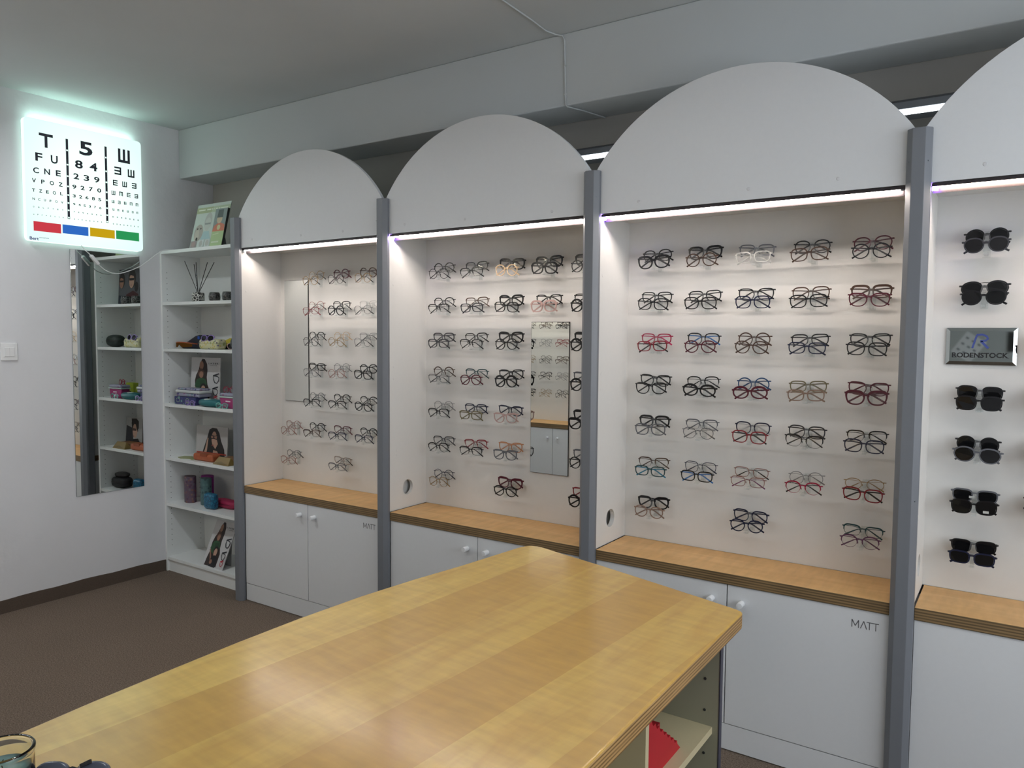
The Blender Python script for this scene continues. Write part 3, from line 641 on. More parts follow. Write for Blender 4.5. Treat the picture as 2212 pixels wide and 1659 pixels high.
for (dx, dy, hh) in ((-.105, -.02, .255), (-.062, .03, .25), (-.038, .0, .235), (.10, .0, .24), (.095, .05, .245)):
    MB().sweep([(0, 0, .05), (dx, dy, hh)], .0042, .0042, up=(0, 1, 0), n=8).build('reed', M_black, t)
for x, lab in ((-.42, 'dark crackle candle holder nearest to the reed pot'), (-.292, 'dark crackle candle holder next to the grey post')):
    t = empty('candle_holder', (x, .14, z), lab, 'candle holder', 'dark crackle candle holders')
    MB().lathe([(.0001, 0), (.026, .001), (.032, .012), (.034, .03), (.031, .048), (.027, .056), (.024, .056), (.026, .03), (.0001, .026)], n=24).build('cup', M_cr2, t, smooth=True)
    MB().lathe([(.0001, .0262), (.0225, .0262), (.0225, .044), (.0001, .044)], n=20).build('candle', paint(60, 58, 56), t, smooth=False)
def head(cx, cz, s, sk, hr, glasses=True, dark=paint(24, 24, 26)):
    r = [(ell(cx, cz+.03*s, .17*s, .25*s), hr), (ell(cx+.02*s, cz-.03*s, .115*s, .19*s), sk), ([(cx-.13*s, cz+.08*s), (cx-.1*s, cz+.22*s), (cx+.1*s, cz+.24*s), (cx+.17*s, cz+.1*s), (cx+.05*s, cz+.12*s)], hr)]
    if glasses: r += [([(cx-.09*s, cz+.04*s), (cx+.13*s, cz+.04*s), (cx+.12*s, cz-.02*s), (cx-.08*s, cz-.02*s)], dark)]
    r += [([(cx, cz-.13*s), (cx+.07*s, cz-.13*s), (cx+.06*s, cz-.15*s), (cx+.01*s, cz-.15*s)], paint(140, 84, 80))]
    return r
t = lean_thing('portrait_card', (-.335, .205, z), 'grey portrait card of two women in glasses, behind the candle holders', 'card', .06)
MB().box(0, .262, 0, .002, 0, .25).build('card', paint(82, 84, 88), t)
layered(t, 'print', .262, .25, [([(0, 0), (1, 0), (1, 1), (0, 1)], paint(82, 84, 88)), ([(0, 0), (.05, .3), (.3, .4), (.62, .3), (.66, 0)], paint(66, 24, 28)), (ell(.15, .5, .09, .14), hair)]+head(.36, .7, 1.05, skin, hair)+[([(.62, 0), (.68, .26), (.98, .28), (1, 0)], paint(40, 46, 56))]+head(.84, .66, .85, skin2, hair))

# --- shelf: sport sunglasses, dark case, patterned kids case, yellow case
def zip_case(name, loc, lab, cat, r, m, m2=None, pw=.6, yaw=0, group=None):
    t = empty(name, loc, lab, cat, group, (0, 0, yaw))
    MB().blob((0, 0, r[2]), r, 22, 14, pw=pw).build('shell', m, t, smooth=True)
    s = MB(); pts = [(r[0]*1.005*math.copysign(abs(math.cos(a))**pw, math.cos(a)), r[1]*1.005*math.copysign(abs(math.sin(a))**pw, math.sin(a)), r[2]) for a in [2*PI*i/36 for i in range(36)]]
    s.sweep(pts, .003, .004, closed=True); s.build('zip', m2 or M_black, t)
    return t
def spotted(name, base, cols, scale):
    m = bpy.data.materials.new(name); m.use_nodes = True; nt = m.node_tree; b_ = nt.nodes['Principled BSDF']; L_ = nt.links.new
    tc = nt.nodes.new('ShaderNodeTexCoord'); v = nt.nodes.new('ShaderNodeTexVoronoi'); v.inputs['Scale'].default_value = scale
    L_(tc.outputs['Object'], v.inputs['Vector']); sp = nt.nodes.new('ShaderNodeSeparateColor'); L_(v.outputs['Color'], sp.inputs[0])
    r = nt.nodes.new('ShaderNodeValToRGB'); r.color_ramp.interpolation = 'CONSTANT'; e = r.color_ramp.elements
    e[0].color = (*cols[0], 1); e[1].position = 1/len(cols); e[1].color = (*cols[1], 1)
    for i in range(2, len(cols)): k = e.new(i/len(cols)); k.color = (*cols[i], 1)
    L_(sp.outputs[0], r.inputs[0]); q = nt.nodes.new('ShaderNodeValToRGB'); q.color_ramp.elements[0].position = .38; q.color_ramp.elements[1].position = .45
    L_(v.outputs['Distance'], q.inputs[0]); mx = nt.nodes.new('ShaderNodeMix'); mx.data_type = 'RGBA'; mx.inputs[7].default_value = (*base, 1)
    L_(q.outputs[0], mx.inputs[0]); L_(r.outputs[0], mx.inputs[6]); L_(mx.outputs[2], b_.inputs['Base Color']); b_.inputs['Roughness'].default_value = .45
    return m
z = ZS[1]
M_olens = shader_mix('orange_lens', .75, rgb(110, 74, 34), .05, (.6, .3, .1))
t = empty('sport_sunglasses', (-.725, .095, z), 'orange mirrored wraparound sport sunglasses at the shelf end by the wall', 'sunglasses')
n = 14; mb = MB(); fr = MB(); top = []
for i in range(n+1):
    a = -1+2*i/n; x = .083*a; y = .034*a*a; dip = .011*math.exp(-(a*6)**2); top.append((x, y, .041-.007*a*a))
    mb.add([(x, y, .008+dip*1.6+.006*a*a), (x, y+.0016, .008+dip*1.6+.006*a*a), (x, y+.0016, .040-.007*a*a), (x, y, .040-.007*a*a)], [])
for i in range(n):
    for q in range(4): mb.f.append([i*4+q, (i+1)*4+q, (i+1)*4+(q+1) % 4, i*4+(q+1) % 4]); mb.m.append(0)
mb.build('lens', M_olens, t)
fr.sweep(top, .004, .005); fr.build('frame', paint(176, 92, 60, .3), t)
for s in (-1, 1): MB().sweep([(s*.083, .034, .034), (s*.085, .07, .030), (s*.080, .115, .020), (s*.078, .135, .004)], .003, .007).build('temple', paint(176, 92, 60, .3), t)
t = empty('sport_case', (-.695, .205, z), 'dark blue fabric case with light patch, behind the orange sport sunglasses', 'case')
MB().prism([(-.12, 0), (.085, 0), (.09, .06), (.07, .088), (.03, .082), (-.05, .048), (-.118, .022)], 1, -.04, .045).build('body', paint(28, 32, 46), t, bevel=.012, seg=3)
MB().box(-.085, -.05, -.0415, -.0395, .018, .034).build('label_patch', paint(120, 128, 140), t); MB().box(.06, .08, -.0415, -.0395, .06, .078).build('badge', paint(34, 84, 180), t)
t = empty('kids_case', (-.425, .125, z), 'pale yellow kids case patterned with animals, under lilac sunglasses', 'case')
M_pat = spotted('kids_pattern', rgb(202, 200, 160), [rgb(190, 176, 96), rgb(110, 104, 120), rgb(214, 208, 176), rgb(150, 160, 96), rgb(206, 190, 120)], 60)
MB().box(-.095, .095, -.035, .035, 0, .062).build('shell', M_pat, t, bevel=.018, seg=4)
MB().box(-.0955, .0955, -.0356, .0356, .036, .038).build('seam', paint(150, 150, 120), t, bevel=.0002)
make_glasses((-.432, .093, z+.0672), 'oval', 'S', 'lilac', 'lilac kids sunglasses resting on the patterned yellow case', None, (-.2, 0, .05), scale=.9)
t = empty('yellow_case', (-.36, .22, z), 'yellow dome case on black base next to the grey post', 'case')
MB().box(-.085, .085, -.035, .035, 0, .02).build('base', M_black, t, bevel=.006)
MB().lathe([(.08, .0205), (.078, .035), (.062, .056), (.03, .067), (.0001, .069)], n=24, sy=.42).build('lid', paint(200, 184, 40, .4), t, smooth=True)
zip_case('goggle_case', (-.16, .135, z), 'dark green rounded case hidden behind the grey post', 'case', (.072, .05, .042), paint(34, 46, 42), pw=.8)
make_glasses((-.262, .165, z+.0205), 'oval', 'S', 'pink', 'pink kids sunglasses standing before the yellow case', None, (.06, 0, .3), scale=.9)

# --- shelf: poster, stacked cases, kids glasses
def lazer(loc, lab, w, h, lean, yaw, fold=False):
    t = lean_thing('poster_stand', loc, lab, 'poster', lean, yaw, 'LAZER posters')
    MB().box(0, w, 0, .004, 0, h).build('card', paint(198, 198, 198, .35), t)
    if fold: mb = MB(); mb.sweep([(w/2, .006, h*.8), (w/2, .075, .032)], .002, w*.7, up=(1, 0, 0)); mb.build('back_strut', paint(170, 170, 170), t)
    g1, g2 = paint(44, 82, 52), paint(38, 68, 44)
    layered(t, 'print', w, h, [([(0, 0), (1, 0), (1, 1), (0, 1)], paint(200, 200, 200, .35)),
      ([(.10, 0), (.12, .16), (.16, .3), (.14, .5), (.18, .62), (.26, .72), (.3, .86), (.38, .97), (.47, .96), (.55, .86), (.57, .72), (.55, .58), (.58, .42), (.66, .3), (.66, .02)], paint(46, 34, 32)),
      (ell(.36, .83, .07, .09), skin2), (ell(.34, .67, .11, .09), paint(86, 62, 52)), (ell(.36, .63, .07, .075), skin2),
      ([(.14, .38), (.2, .52), (.34, .56), (.5, .54), (.56, .44), (.5, .33), (.36, .26), (.22, .3)], g1), ([(.3, .5), (.48, .52), (.5, .4), (.36, .34)], g2),
      (ell(.44, .34, .12, .10), hair), (ell(.44, .31, .08, .085), skin), ([(.32, .0), (.34, .22), (.46, .25), (.6, .2), (.62, 0)], paint(26, 26, 30)), ([(.14, .34), (.18, .36), (.32, .18), (.3, .12)], skin2), (ell(.36, .10, .06, .05), skin2)])
    mb = MB(); mb2 = MB()
    for cx, cz, rx, rz in ((.88, .55, .10, .09), (.86, .28, .09, .08), (.88, .12, .06, .055)):
        pts = [(cx-rx, cz+rz*.75), (cx-rx*.9, cz-rz*.1), (cx-rx*.4, cz-rz*.85), (cx+rx*.3, cz-rz), (cx+rx*.85, cz-rz*.4), (cx+rx*.95, cz+rz*.35), (cx+rx*.4, cz+rz*.65)]
        tgt = mb if cz > .2 else mb2
        tgt.sweep([(px*w, -.0035, pz*h) for px, pz in pts], .006 if cz > .4 else .0045, .0004, up=(0, 1, 0), closed=True)
        tgt.sweep([((cx-rx)*w, -.0036, (cz+rz*.75)*h), (min(.99, cx+rx)*w, -.0036, (cz+rz*1.3)*h)], .008, .0004, up=(0, 1, 0))
    mb.build('printed_frames', paint(38, 40, 48), t); mb2.build('printed_frames', paint(176, 60, 70), t)
    mb = MB(); add_text(mb, 'L A Z E R', .02, lambda x, y: (.78*w+x, -.0036, .875*h+y), fit=(.33*w, .032*h)); add_text(mb, 'J U N I O R', .02, lambda x, y: (.78*w+x, -.0036, .83*h+y), fit=(.25*w, .018*h))
    mb.build('lettering', paint(70, 70, 72), t)
    return t
z = ZS[2]
lazer((-.755, .185, z), 'white LAZER poster standing upright on the shelf with kids cases', .30, .292, .05, 0)
t = empty('kids_case', (-.655, .125, z), 'dark blue patterned kids case lying under the white rimmed case', 'case')
M_pb = spotted('blue_pattern', rgb(48, 52, 104), [rgb(46, 50, 100), rgb(58, 70, 128), rgb(110, 150, 140), rgb(52, 52, 106), rgb(60, 62, 120)], 42)
MB().box(-.112, .112, -.045, .045, 0, .05).build('shell', M_pb, t, bevel=.006, seg=3)
mb = MB(); [ring(mb, x, .026, .018, .013, .003, -.0456) for x in (-.07, .03)]; mb.build('glasses_print', paint(150, 176, 140), t)
t = empty('kids_case', (-.625, .125, z+.0505), 'flat white rimmed kids case with colourful lid, on the blue case', 'case')
M_pc = spotted('lid_pattern', rgb(150, 150, 170), [rgb(70, 64, 110), rgb(120, 150, 160), rgb(150, 110, 140), rgb(86, 120, 140)], 40)
MB().box(-.12, .12, -.045, .045, 0, .022).build('tray', M_pc, t, bevel=.008, seg=3); MB().box(-.124, .124, -.048, .048, .0222, .040).build('rim', paint(204, 208, 208, .35), t, bevel=.006, seg=3)
MB().box(-.112, .112, -.042, .042, .0402, .052).build('lid', M_pc, t, bevel=.008, seg=3)
def oval_case(loc, lab, r, m, m2):
    t = empty('zip_case', loc, lab, 'case')
    MB().blob((0, 0, r[2]), r, 24, 14, pw=.75).build('shell', m, t, smooth=True)
    MB().blob((-r[0]*.1, -r[1]*.25, r[2]*1.78), (r[0]*.4, r[1]*.5, r[2]*.28), 18, 8).build('white_patch', m2, t, smooth=True)
    return t
oval_case((-.41, .095, z), 'teal oval kids glasses case with white patch at the shelf front', (.10, .038, .024), paint(28, 104, 110, .4), paint(196, 204, 200))
t = empty('hard_case', (-.235, .115, z), 'magenta and aqua hard case beside the grey post', 'case')
MB().prism([(-.062, 0), (.07, 0), (.082, .062), (-.074, .062)], 1, -.03, .03).build('shell', paint(160, 50, 110, .4), t, bevel=.006)
MB().box(-.078, .086, -.034, .034, .0625, .071).build('rim', paint(190, 206, 202), t, bevel=.002); MB().box(-.015, .03, -.0306, -.0296, .038, .046).build('label_patch', paint(214, 200, 208), t)
MB().box(-.074, .082, -.032, .032, .0712, .09).build('lid', M_pc, t, bevel=.006)
make_glasses((-.572, .0595, z+.0165), 'oval', 'M', 'lilac', 'small lilac kids glasses leaning before the blue case', 'kids glasses on the bookcase', (-.1, 0, -.05), scale=.8)
make_glasses((-.256, .0612, z+.0165), 'oval', 'M', 'aqua', 'small aqua kids glasses leaning before the magenta case', 'kids glasses on the bookcase', (-.1, 0, .08), scale=.8)
make_glasses((-.255, .115, z+.0905+.0175), 'round', 'M', 'crimson', 'small red kids glasses standing on top of the magenta case', 'kids glasses on the bookcase', (-.1, 0, .15), scale=.8)
make_glasses((-.145, .205, z+.021), 'oval', 'S', 'brown', 'dark kids sunglasses with pink lenses, hidden behind the post', None, (-.2, .1, .2), scale=1)
t = empty('green_box', (-.15, .25, z), 'lime green upright box at the shelf back behind the post', 'box')
MB().box(-.045, .045, -.02, .02, 0, .095).build('body', paint(150, 168, 40), t, bevel=.003)

# --- shelf: portrait cards and leather cases
z = ZS[3]
t = lean_thing('portrait_card', (-.752, .215, z), 'white portrait card of a dark haired woman in black glasses', 'card', .05)
MB().box(0, .325, 0, .003, 0, .198).build('card', paint(192, 190, 188, .4), t)
fig = [([(0, 0), (1, 0), (1, 1), (0, 1)], paint(184, 182, 180, .4)), ([(.18, 0), (.28, .36), (.36, .62), (.42, .88), (.52, .95), (.66, .94), (.74, .80), (.80, .55), (.90, .30), (.93, 0)], hair),
   ([(.52, 0), (.56, .24), (.68, .22), (.76, .05), (.74, 0)], skin), (ell(.58, .60, .085, .24), skin), ([(.52, .42), (.62, .28), (.70, .45), (.66, .6)], skin), ([(.30, .25), (.37, .62), (.40, .6), (.36, .2), (.3, 0), (.22, 0)], skin),
   ([(.45, .72), (.60, .70), (.74, .76), (.74, .68), (.66, .58), (.56, .60), (.48, .58)], paint(30, 26, 28)), ([(.48, .69), (.55, .68), (.55, .62), (.49, .61)], skin2), ([(.58, .68), (.67, .70), (.66, .61), (.59, .62)], skin2),
   ([(.50, .40), (.56, .42), (.57, .38), (.51, .36)], paint(140, 70, 66)), ([(.03, .10), (.97, .12), (.97, .16), (.03, .14)], paint(176, 62, 44))]
layered(t, 'print', .325, .198, fig)
t = empty('leather_case', (-.492, .118, z), 'orange brown leather glasses case in front of the woman portrait', 'case')
MB().box(-.098, .098, -.034, .034, 0, .046).build('shell', mat('leather_orange', rgb(168, 88, 52), .55, noise=(40, .12), bump=(300, .2, .001)), t, bevel=.016, seg=4)
MB().box(-.02, .05, -.0348, .0, .0302, .0475).build('flap', mat('leather_brown', rgb(140, 70, 40), .6), t, bevel=.002)
mb = MB(); pts = [(-.07, -.04), (-.02, -.055), (.04, -.03), (.085, -.045), (.10, .0), (.06, .035), (-.03, .03), (-.08, .01)]
mb.prism(pts, 2, .0005, .004)
props(mb.build('cleaning_cloth', paint(150, 156, 110), None, (-.675, .125, z)), 'pale green folded cloth lying beside the orange leather case', 'cloth')
t = empty('flat_case', (-.29, .175, z), 'brown slim leather case lying behind the gold folding case', 'case')
MB().box(-.09, .13, -.035, .04, 0, .03).build('shell', mat('leather_tan', rgb(122, 86, 52), .55, noise=(40, .1)), t, bevel=.008, seg=3); MB().box(-.091, .131, -.0355, .0405, .0145, .0165).build('seam', paint(80, 54, 34), t)
t = empty('folding_case', (-.285, .095, z), 'gold triangular folding case with V flap at shelf edge', 'case')
mb = MB(); A = [(-.075, -.03, 0), (.075, -.03, 0), (.075, .035, 0), (-.075, .035, 0), (-.05, .0, .045), (.06, .0, .045)]
mb.add(A, [(0, 3, 2, 1), (0, 1, 5, 4), (2, 3, 4, 5), (0, 4, 3), (1, 2, 5)]); mb.build('body', mat('gold_leatherette', rgb(134, 112, 62), .45), t, bevel=.002)
mb = MB(); mb.add([(-.068, -.0312, .008), (.068, -.0312, .008), (.0, -.0225, .022)], [(0, 1, 2)]); mb.build('flap', mat('gold_leatherette_dark', rgb(112, 92, 48), .45), t)
t = lean_thing('upright_case', (-.355, .245, z), 'navy and red upright case standing by the grey post', 'case', .05)
MB().box(0, .035, 0, .035, 0, .185).build('body', paint(28, 30, 58), t, bevel=.004); MB().box(.0355, .06, 0, .035, 0, .175).build('spine', paint(150, 44, 40), t, bevel=.004)
t = lean_thing('portrait_card', (-.288, .232, z), 'portrait card of a young man in glasses, hidden behind the grey post', 'card', .05)
MB().box(0, .21, 0, .003, 0, .19).build('card', paint(168, 168, 166, .4), t)
layered(t, 'print', .21, .19, [([(0, 0), (1, 0), (1, 1), (0, 1)], paint(160, 160, 158)), ([(.05, 0), (.25, .25), (.6, .2), (.6, 0)], hair), ([(.5, 0), (.6, .62), (.95, .7), (1, .0)], paint(40, 40, 46)), ([(.26, .5), (.25, .75), (.35, .9), (.62, .92), (.66, .8), (.6, .5)], hair)]+[(ell(.44, .52, .14, .27), skin), ([(.22, .62), (.22, .88), (.36, .98), (.66, .96), (.64, .8), (.4, .76), (.32, .55)], hair), ([(.36, .60), (.62, .62), (.6, .52), (.37, .52)], paint(80, 62, 56)), ([(.48, .33), (.56, .34), (.55, .30), (.48, .3)], paint(130, 84, 78))])

# --- shelf: standing tube cases and two soft cases
z = ZS[4]
def tube_case(x, y, r, h, m, lab, sx=1.0):
    t = empty('tube_case', (x, y, z), lab, 'case', 'standing glasses cases')
    MB().lathe([(.0001, 0), (r*.97, .0005), (r, .004), (r, h*.72)], n=26, sy=.75).build('body', m, t, smooth=False)
    MB().lathe([(r*1.01, h*.722), (r*1.01, h-.004), (r*.97, h), (.0001, h)], n=26, sy=.75).build('lid', m, t, smooth=False)
    MB().lathe([(r*.99, h*.7175), (r*1.02, h*.7178), (r*1.02, h*.7215), (r*.99, h*.7218)], n=26, sy=.75).build('seam', M_black, t)
M_f1 = spotted('floral_dark', rgb(96, 76, 90), [rgb(86, 74, 92), rgb(120, 84, 74), rgb(104, 98, 108), rgb(80, 54, 76), rgb(128, 96, 86)], 55)
M_f2 = spotted('spots_teal', rgb(76, 108, 110), [rgb(52, 78, 82), rgb(76, 108, 110), rgb(86, 118, 118)], 48)
tube_case(-.728, .155, .043, .168, M_f1, 'dark floral case standing upright, first of three upright cases')
tube_case(-.655, .23, .046, .168, mat('magenta', rgb(140, 28, 130), .45), 'magenta case standing upright behind the floral and teal cases')
tube_case(-.583, .17, .040, .168, M_f2, 'teal case with dark spots standing upright beside the magenta one')
M_cr3 = crackle('blue_crackle', rgb(34, 110, 142), rgb(24, 70, 100))
t = empty('soft_case', (-.452, .115, z), 'blue crackle patterned soft case standing on end before crimson case', 'case')
MB().box(-.052, .052, -.026, .026, 0, .098).build('shell', M_cr3, t, bevel=.022, seg=4)
t = empty('soft_case', (-.405, .19, z), 'crimson soft case lying behind the blue crackle case', 'case')
MB().blob((0, 0, .026), (.115, .036, .026), 24, 12, pw=.6).build('shell', mat('crimson_cloth', rgb(152, 28, 70), .6), t, smooth=True)
MB().sweep([(-.08, -.0352, .027), (.08, -.0352, .027)], .002, .002).build('zip', M_black, t)
zip_case('case', (-.155, .16, z), 'large black zip case hidden behind the grey post', 'case', (.08, .05, .038), paint(26, 28, 31)).name = 'black_case'
t = empty('round_case', (-.15, .165, z+.0765), 'small black round case lying on the large black case', 'case')
MB().lathe([(.0001, 0), (.06, .001), (.068, .010), (.066, .020), (.04, .027), (.0001, .028)], n=26, sy=.6).build('shell', paint(38, 36, 36), t, smooth=True)

# --- bottom shelf: second poster folder
lazer((-.512, .085, ZS[5]), 'LAZER poster folder leaning on the lowest bookcase shelf', .22, .285, .40, -.06, True)

# ------------------------------------------------------------------ left wall: eye chart, mirror, switch, cable
XC = XW+.045
t = empty('eye_chart', (XW, -.40, 2.33), 'glowing white eye test chart lightbox with letters and coloured bars', 'eye chart')
o = t.location; L = lambda mb, name, m, **kw: mb.build(name, m, t, tuple(-v for v in o), **kw)
y0, y1, z0, z1 = -.723, -.079, 2.008, 2.660
def rrect(y0, y1, z0, z1, r, n=5):
    return [(cy+r*math.cos(a0+PI/2*i/n), cz+r*math.sin(a0+PI/2*i/n)) for cy, cz, a0 in ((y1-r, z1-r, 0), (y0+r, z1-r, PI/2), (y0+r, z0+r, PI), (y1-r, z0+r, 1.5*PI)) for i in range(n+1)]
L(MB().prism(rrect(y0+.004, y1-.004, z0+.004, z1-.004, .02), 0, XW+.0005, XW+.010), 'back_plate', M_plug)
L(MB().prism(rrect(y0, y1, z0, z1, .02), 0, XW+.0152, XC-.006), 'side_band', M_chart_edge)
L(MB().prism(rrect(y0-.001, y1+.001, z0-.001, z1+.001, .02), 0, XW+.0108, XW+.015), 'added_glow_ring', emitter('chart_ring_fill', (.62, 1, .86), 1.1))  # glowing ring added behind the box to throw a halo on the wall
L(MB().box(XC-.022, XC-.008, y0+.03, y1-.03, z1+.0003, z1+.0012), 'added_top_glow', M_chart_top)  # glowing strip added on top to brighten the ceiling above the chart
def chart_front():
    m = bpy.data.materials.new('chart_diffuser'); m.use_nodes = True; nt = m.node_tree; nt.nodes.clear(); L_ = nt.links.new; N = nt.nodes.new
    out = N('ShaderNodeOutputMaterial'); e = N('ShaderNodeEmission'); tc = N('ShaderNodeTexCoord'); gm = N('ShaderNodeVectorMath'); gm.operation = 'MULTIPLY'; gm.inputs[1].default_value = (0, 2.6, 2.4)
    ln = N('ShaderNodeVectorMath'); ln.operation = 'LENGTH'; r = N('ShaderNodeValToRGB'); r.color_ramp.elements[0].position = .25; r.color_ramp.elements[1].position = 1.0
    r.color_ramp.elements[0].color = (.44, .60, .53, 1); r.color_ramp.elements[1].color = (.33, .435, .41, 1)
    L_(tc.outputs['Object'], gm.inputs[0]); L_(gm.outputs[0], ln.inputs[0]); L_(ln.outputs['Value'], r.inputs[0]); L_(r.outputs[0], e.inputs[0]); e.inputs[1].default_value = 1.0; L_(e.outputs[0], out.inputs[0]); return m
MB().prism(rrect(y0+.40, y1+.40, z0-2.33, z1-2.33, .02), 0, XC-.0055-XW, XC-XW).build('diffuser', chart_front(), t)
CH = [('T', -0.616, 2.553, 0.0744), ('F', -0.655, 2.459, 0.0439), ('U', -0.576, 2.46, 0.0446), ('C', -0.671, 2.385, 0.0313), ('N', -0.615, 2.387, 0.0317), ('E', -0.557, 2.389, 0.032), ('V', -0.683, 2.329, 0.0225), ('P', -0.638, 2.329, 0.0227), ('O', -0.592, 2.33, 0.0229), ('Z', -0.546, 2.33, 0.0231), ('T', -0.686, 2.277, 0.0175), ('Z', -0.651, 2.278, 0.0176), ('E', -0.616, 2.278, 0.0178), ('O', -0.58, 2.279, 0.0179), ('L', -0.543, 2.28, 0.018), ('N', -0.687, 2.231, 0.0125), ('C', -0.659, 2.231, 0.0126), ('U', -0.63, 2.232, 0.0127), ('F', -0.601, 2.232, 0.0127), ('O', -0.571, 2.233, 0.0128), ('V', -0.541, 2.233, 0.0129), ('O', -0.688, 2.189, 0.0075), ('N', -0.663, 2.189, 0.0076), ('L', -0.639, 2.189, 0.0076), ('P', -0.614, 2.19, 0.0076), ('Y', -0.589, 2.19, 0.0077), ('E', -0.564, 2.191, 0.0077), ('T', -0.539, 2.191, 0.0077), ('U', -0.689, 2.148, 0.0063), ('F', -0.668, 2.149, 0.0063), ('C', -0.647, 2.149, 0.0063), ('P', -0.625, 2.149, 0.0064), ('Z', -0.603, 2.15, 0.0064), ('O', -0.581, 2.15, 0.0064), ('V', -0.559, 2.15, 0.0064), ('N', -0.537, 2.15, 0.0065), ('5', -0.404, 2.554, 0.0775), ('8', -0.445, 2.459, 0.0457), ('4', -0.364, 2.46, 0.0465), ('2', -0.461, 2.39, 0.0326), ('3', -0.405, 2.39, 0.033), ('9', -0.347, 2.39, 0.0333), ('9', -0.473, 2.33, 0.0235), ('2', -0.428, 2.331, 0.0237), ('7', -0.382, 2.331, 0.0239), ('0', -0.335, 2.332, 0.0241), ('3', -0.475, 2.279, 0.0183), ('2', -0.44, 2.279, 0.0184), ('6', -0.405, 2.28, 0.0185), ('8', -0.369, 2.28, 0.0186), ('5', -0.333, 2.28, 0.0188), ('9', -0.476, 2.233, 0.0131), ('4', -0.447, 2.233, 0.0131), ('5', -0.419, 2.233, 0.0132), ('3', -0.39, 2.233, 0.0133), ('7', -0.361, 2.233, 0.0133), ('6', -0.331, 2.233, 0.0134), ('7', -0.477, 2.191, 0.0078), ('2', -0.453, 2.191, 0.0079), ('9', -0.429, 2.191, 0.0079), ('6', -0.404, 2.191, 0.008), ('0', -0.379, 2.191, 0.008), ('4', -0.354, 2.191, 0.008), ('5', -0.328, 2.191, 0.0081), ('5', -0.477, 2.15, 0.0065), ('7', -0.456, 2.15, 0.0066), ('0', -0.435, 2.151, 0.0066), ('6', -0.413, 2.151, 0.0066), ('8', -0.392, 2.151, 0.0066), ('3', -0.37, 2.152, 0.0067), ('9', -0.348, 2.152, 0.0067), ('4', -0.326, 2.153, 0.0067), ('w', -0.184, 2.556, 0.0788), ('3', -0.223, 2.464, 0.045), ('w', -0.143, 2.462, 0.0456), ('E', -0.24, 2.392, 0.0313), ('w', -0.184, 2.392, 0.0316), ('3', -0.126, 2.393, 0.032), ('w', -0.252, 2.332, 0.0245), ('m', -0.207, 2.333, 0.0247), ('E', -0.161, 2.333, 0.0249), ('3', -0.114, 2.334, 0.0251), ('w', -0.255, 2.281, 0.0177), ('3', -0.219, 2.281, 0.0178), ('E', -0.183, 2.282, 0.0179), ('m', -0.147, 2.283, 0.018), ('m', -0.111, 2.283, 0.0182), ('w', -0.254, 2.235, 0.0123), ('m', -0.226, 2.235, 0.0123), ('E', -0.197, 2.235, 0.0124), ('w', -0.168, 2.236, 0.0125), ('3', -0.139, 2.236, 0.0125), ('E', -0.109, 2.236, 0.0126), ('E', -0.257, 2.192, 0.0082), ('3', -0.232, 2.193, 0.0082), ('m', -0.207, 2.193, 0.0083), ('m', -0.182, 2.193, 0.0083), ('w', -0.157, 2.193, 0.0083), ('E', -0.132, 2.193, 0.0084), ('w', -0.106, 2.193, 0.0084), ('w', -0.257, 2.152, 0.0068), ('3', -0.236, 2.152, 0.0068), ('E', -0.215, 2.152, 0.0069), ('m', -0.194, 2.152, 0.0069), ('w', -0.172, 2.153, 0.0069), ('E', -0.151, 2.153, 0.007), ('m', -0.129, 2.153, 0.007), ('3', -0.107, 2.153, 0.007)]
mb = MB(); xf = XC+.0006
def strokes(ch, y, z, h):
    w = h*.9; s = h/5; S = [(-w/2, w/2, -h/2, -h/2+s), (-w/2, w/2, -s/2, s/2), (-w/2, w/2, h/2-s, h/2)]  # three bars of an E
    if ch in 'E3':
        for a, b_, c, d in S: mb.box(xf-.0003, xf, y+a, y+b_, z+c, z+d)
        mb.box(xf-.0003, xf+.0001, y-w/2 if ch == 'E' else y+w/2-s, y-w/2+s if ch == 'E' else y+w/2, z-h/2, z+h/2)
    else:
        for a, b_, c, d in S: mb.box(xf-.0003, xf, y+c*.9, y+d*.9, z-h/2, z+h/2)
        mb.box(xf-.0003, xf+.0001, y-w/2, y+w/2, *((z-h/2, z-h/2+s) if ch == 'w' else (z+h/2-s, z+h/2)))
for i, (ch, y, z, h) in enumerate(CH):
    if i >= 72: strokes(ch, y, z, h); continue
    if ch == 'T': 
        s = h/5; mb.box(xf-.0003, xf, y-h*.48, y+h*.48, z+h/2-s, z+h/2); mb.box(xf-.0003, xf+.0001, y-s/2, y+s/2, z-h/2, z+h/2); continue
    add_text(mb, ch, .05, lambda a, b_: (xf, y+a, z+b_), fit=(h*.95 if ch not in 'FELUP' else h*.82, h))
L(mb, 'lettering', M_ink)
mb = MB()
for ya, yb, zs in ((-.5083, -.5057, [2.5866, 2.5245, 2.4458, 2.3825, 2.3262, 2.2789, 2.2355, 2.1947, 2.1544, 2.1472]), (-.2947, -.2892, [2.5897, 2.5272, 2.4485, 2.3859, 2.3286, 2.2827, 2.2375, 2.1969, 2.1598, 2.153])):
    y = (ya+yb)/2
    for i in range(len(zs)-1):
        za = zs[i]-(.004 if i else 0); zb = zs[i+1]+(.004 if i < len(zs)-2 else 0)
        if za-zb > .001: mb.box(xf-.0003, xf, y-.0065, y+.0065, zb, za)
    for zz in zs[1:-1]: mb.box(xf-.0003, xf, y-.0065, y-.0045, zz-.004, zz+.004); mb.box(xf-.0003, xf, y+.0045, y+.0065, zz-.004, zz+.004)
L(mb, 'scale_bar', M_ink)
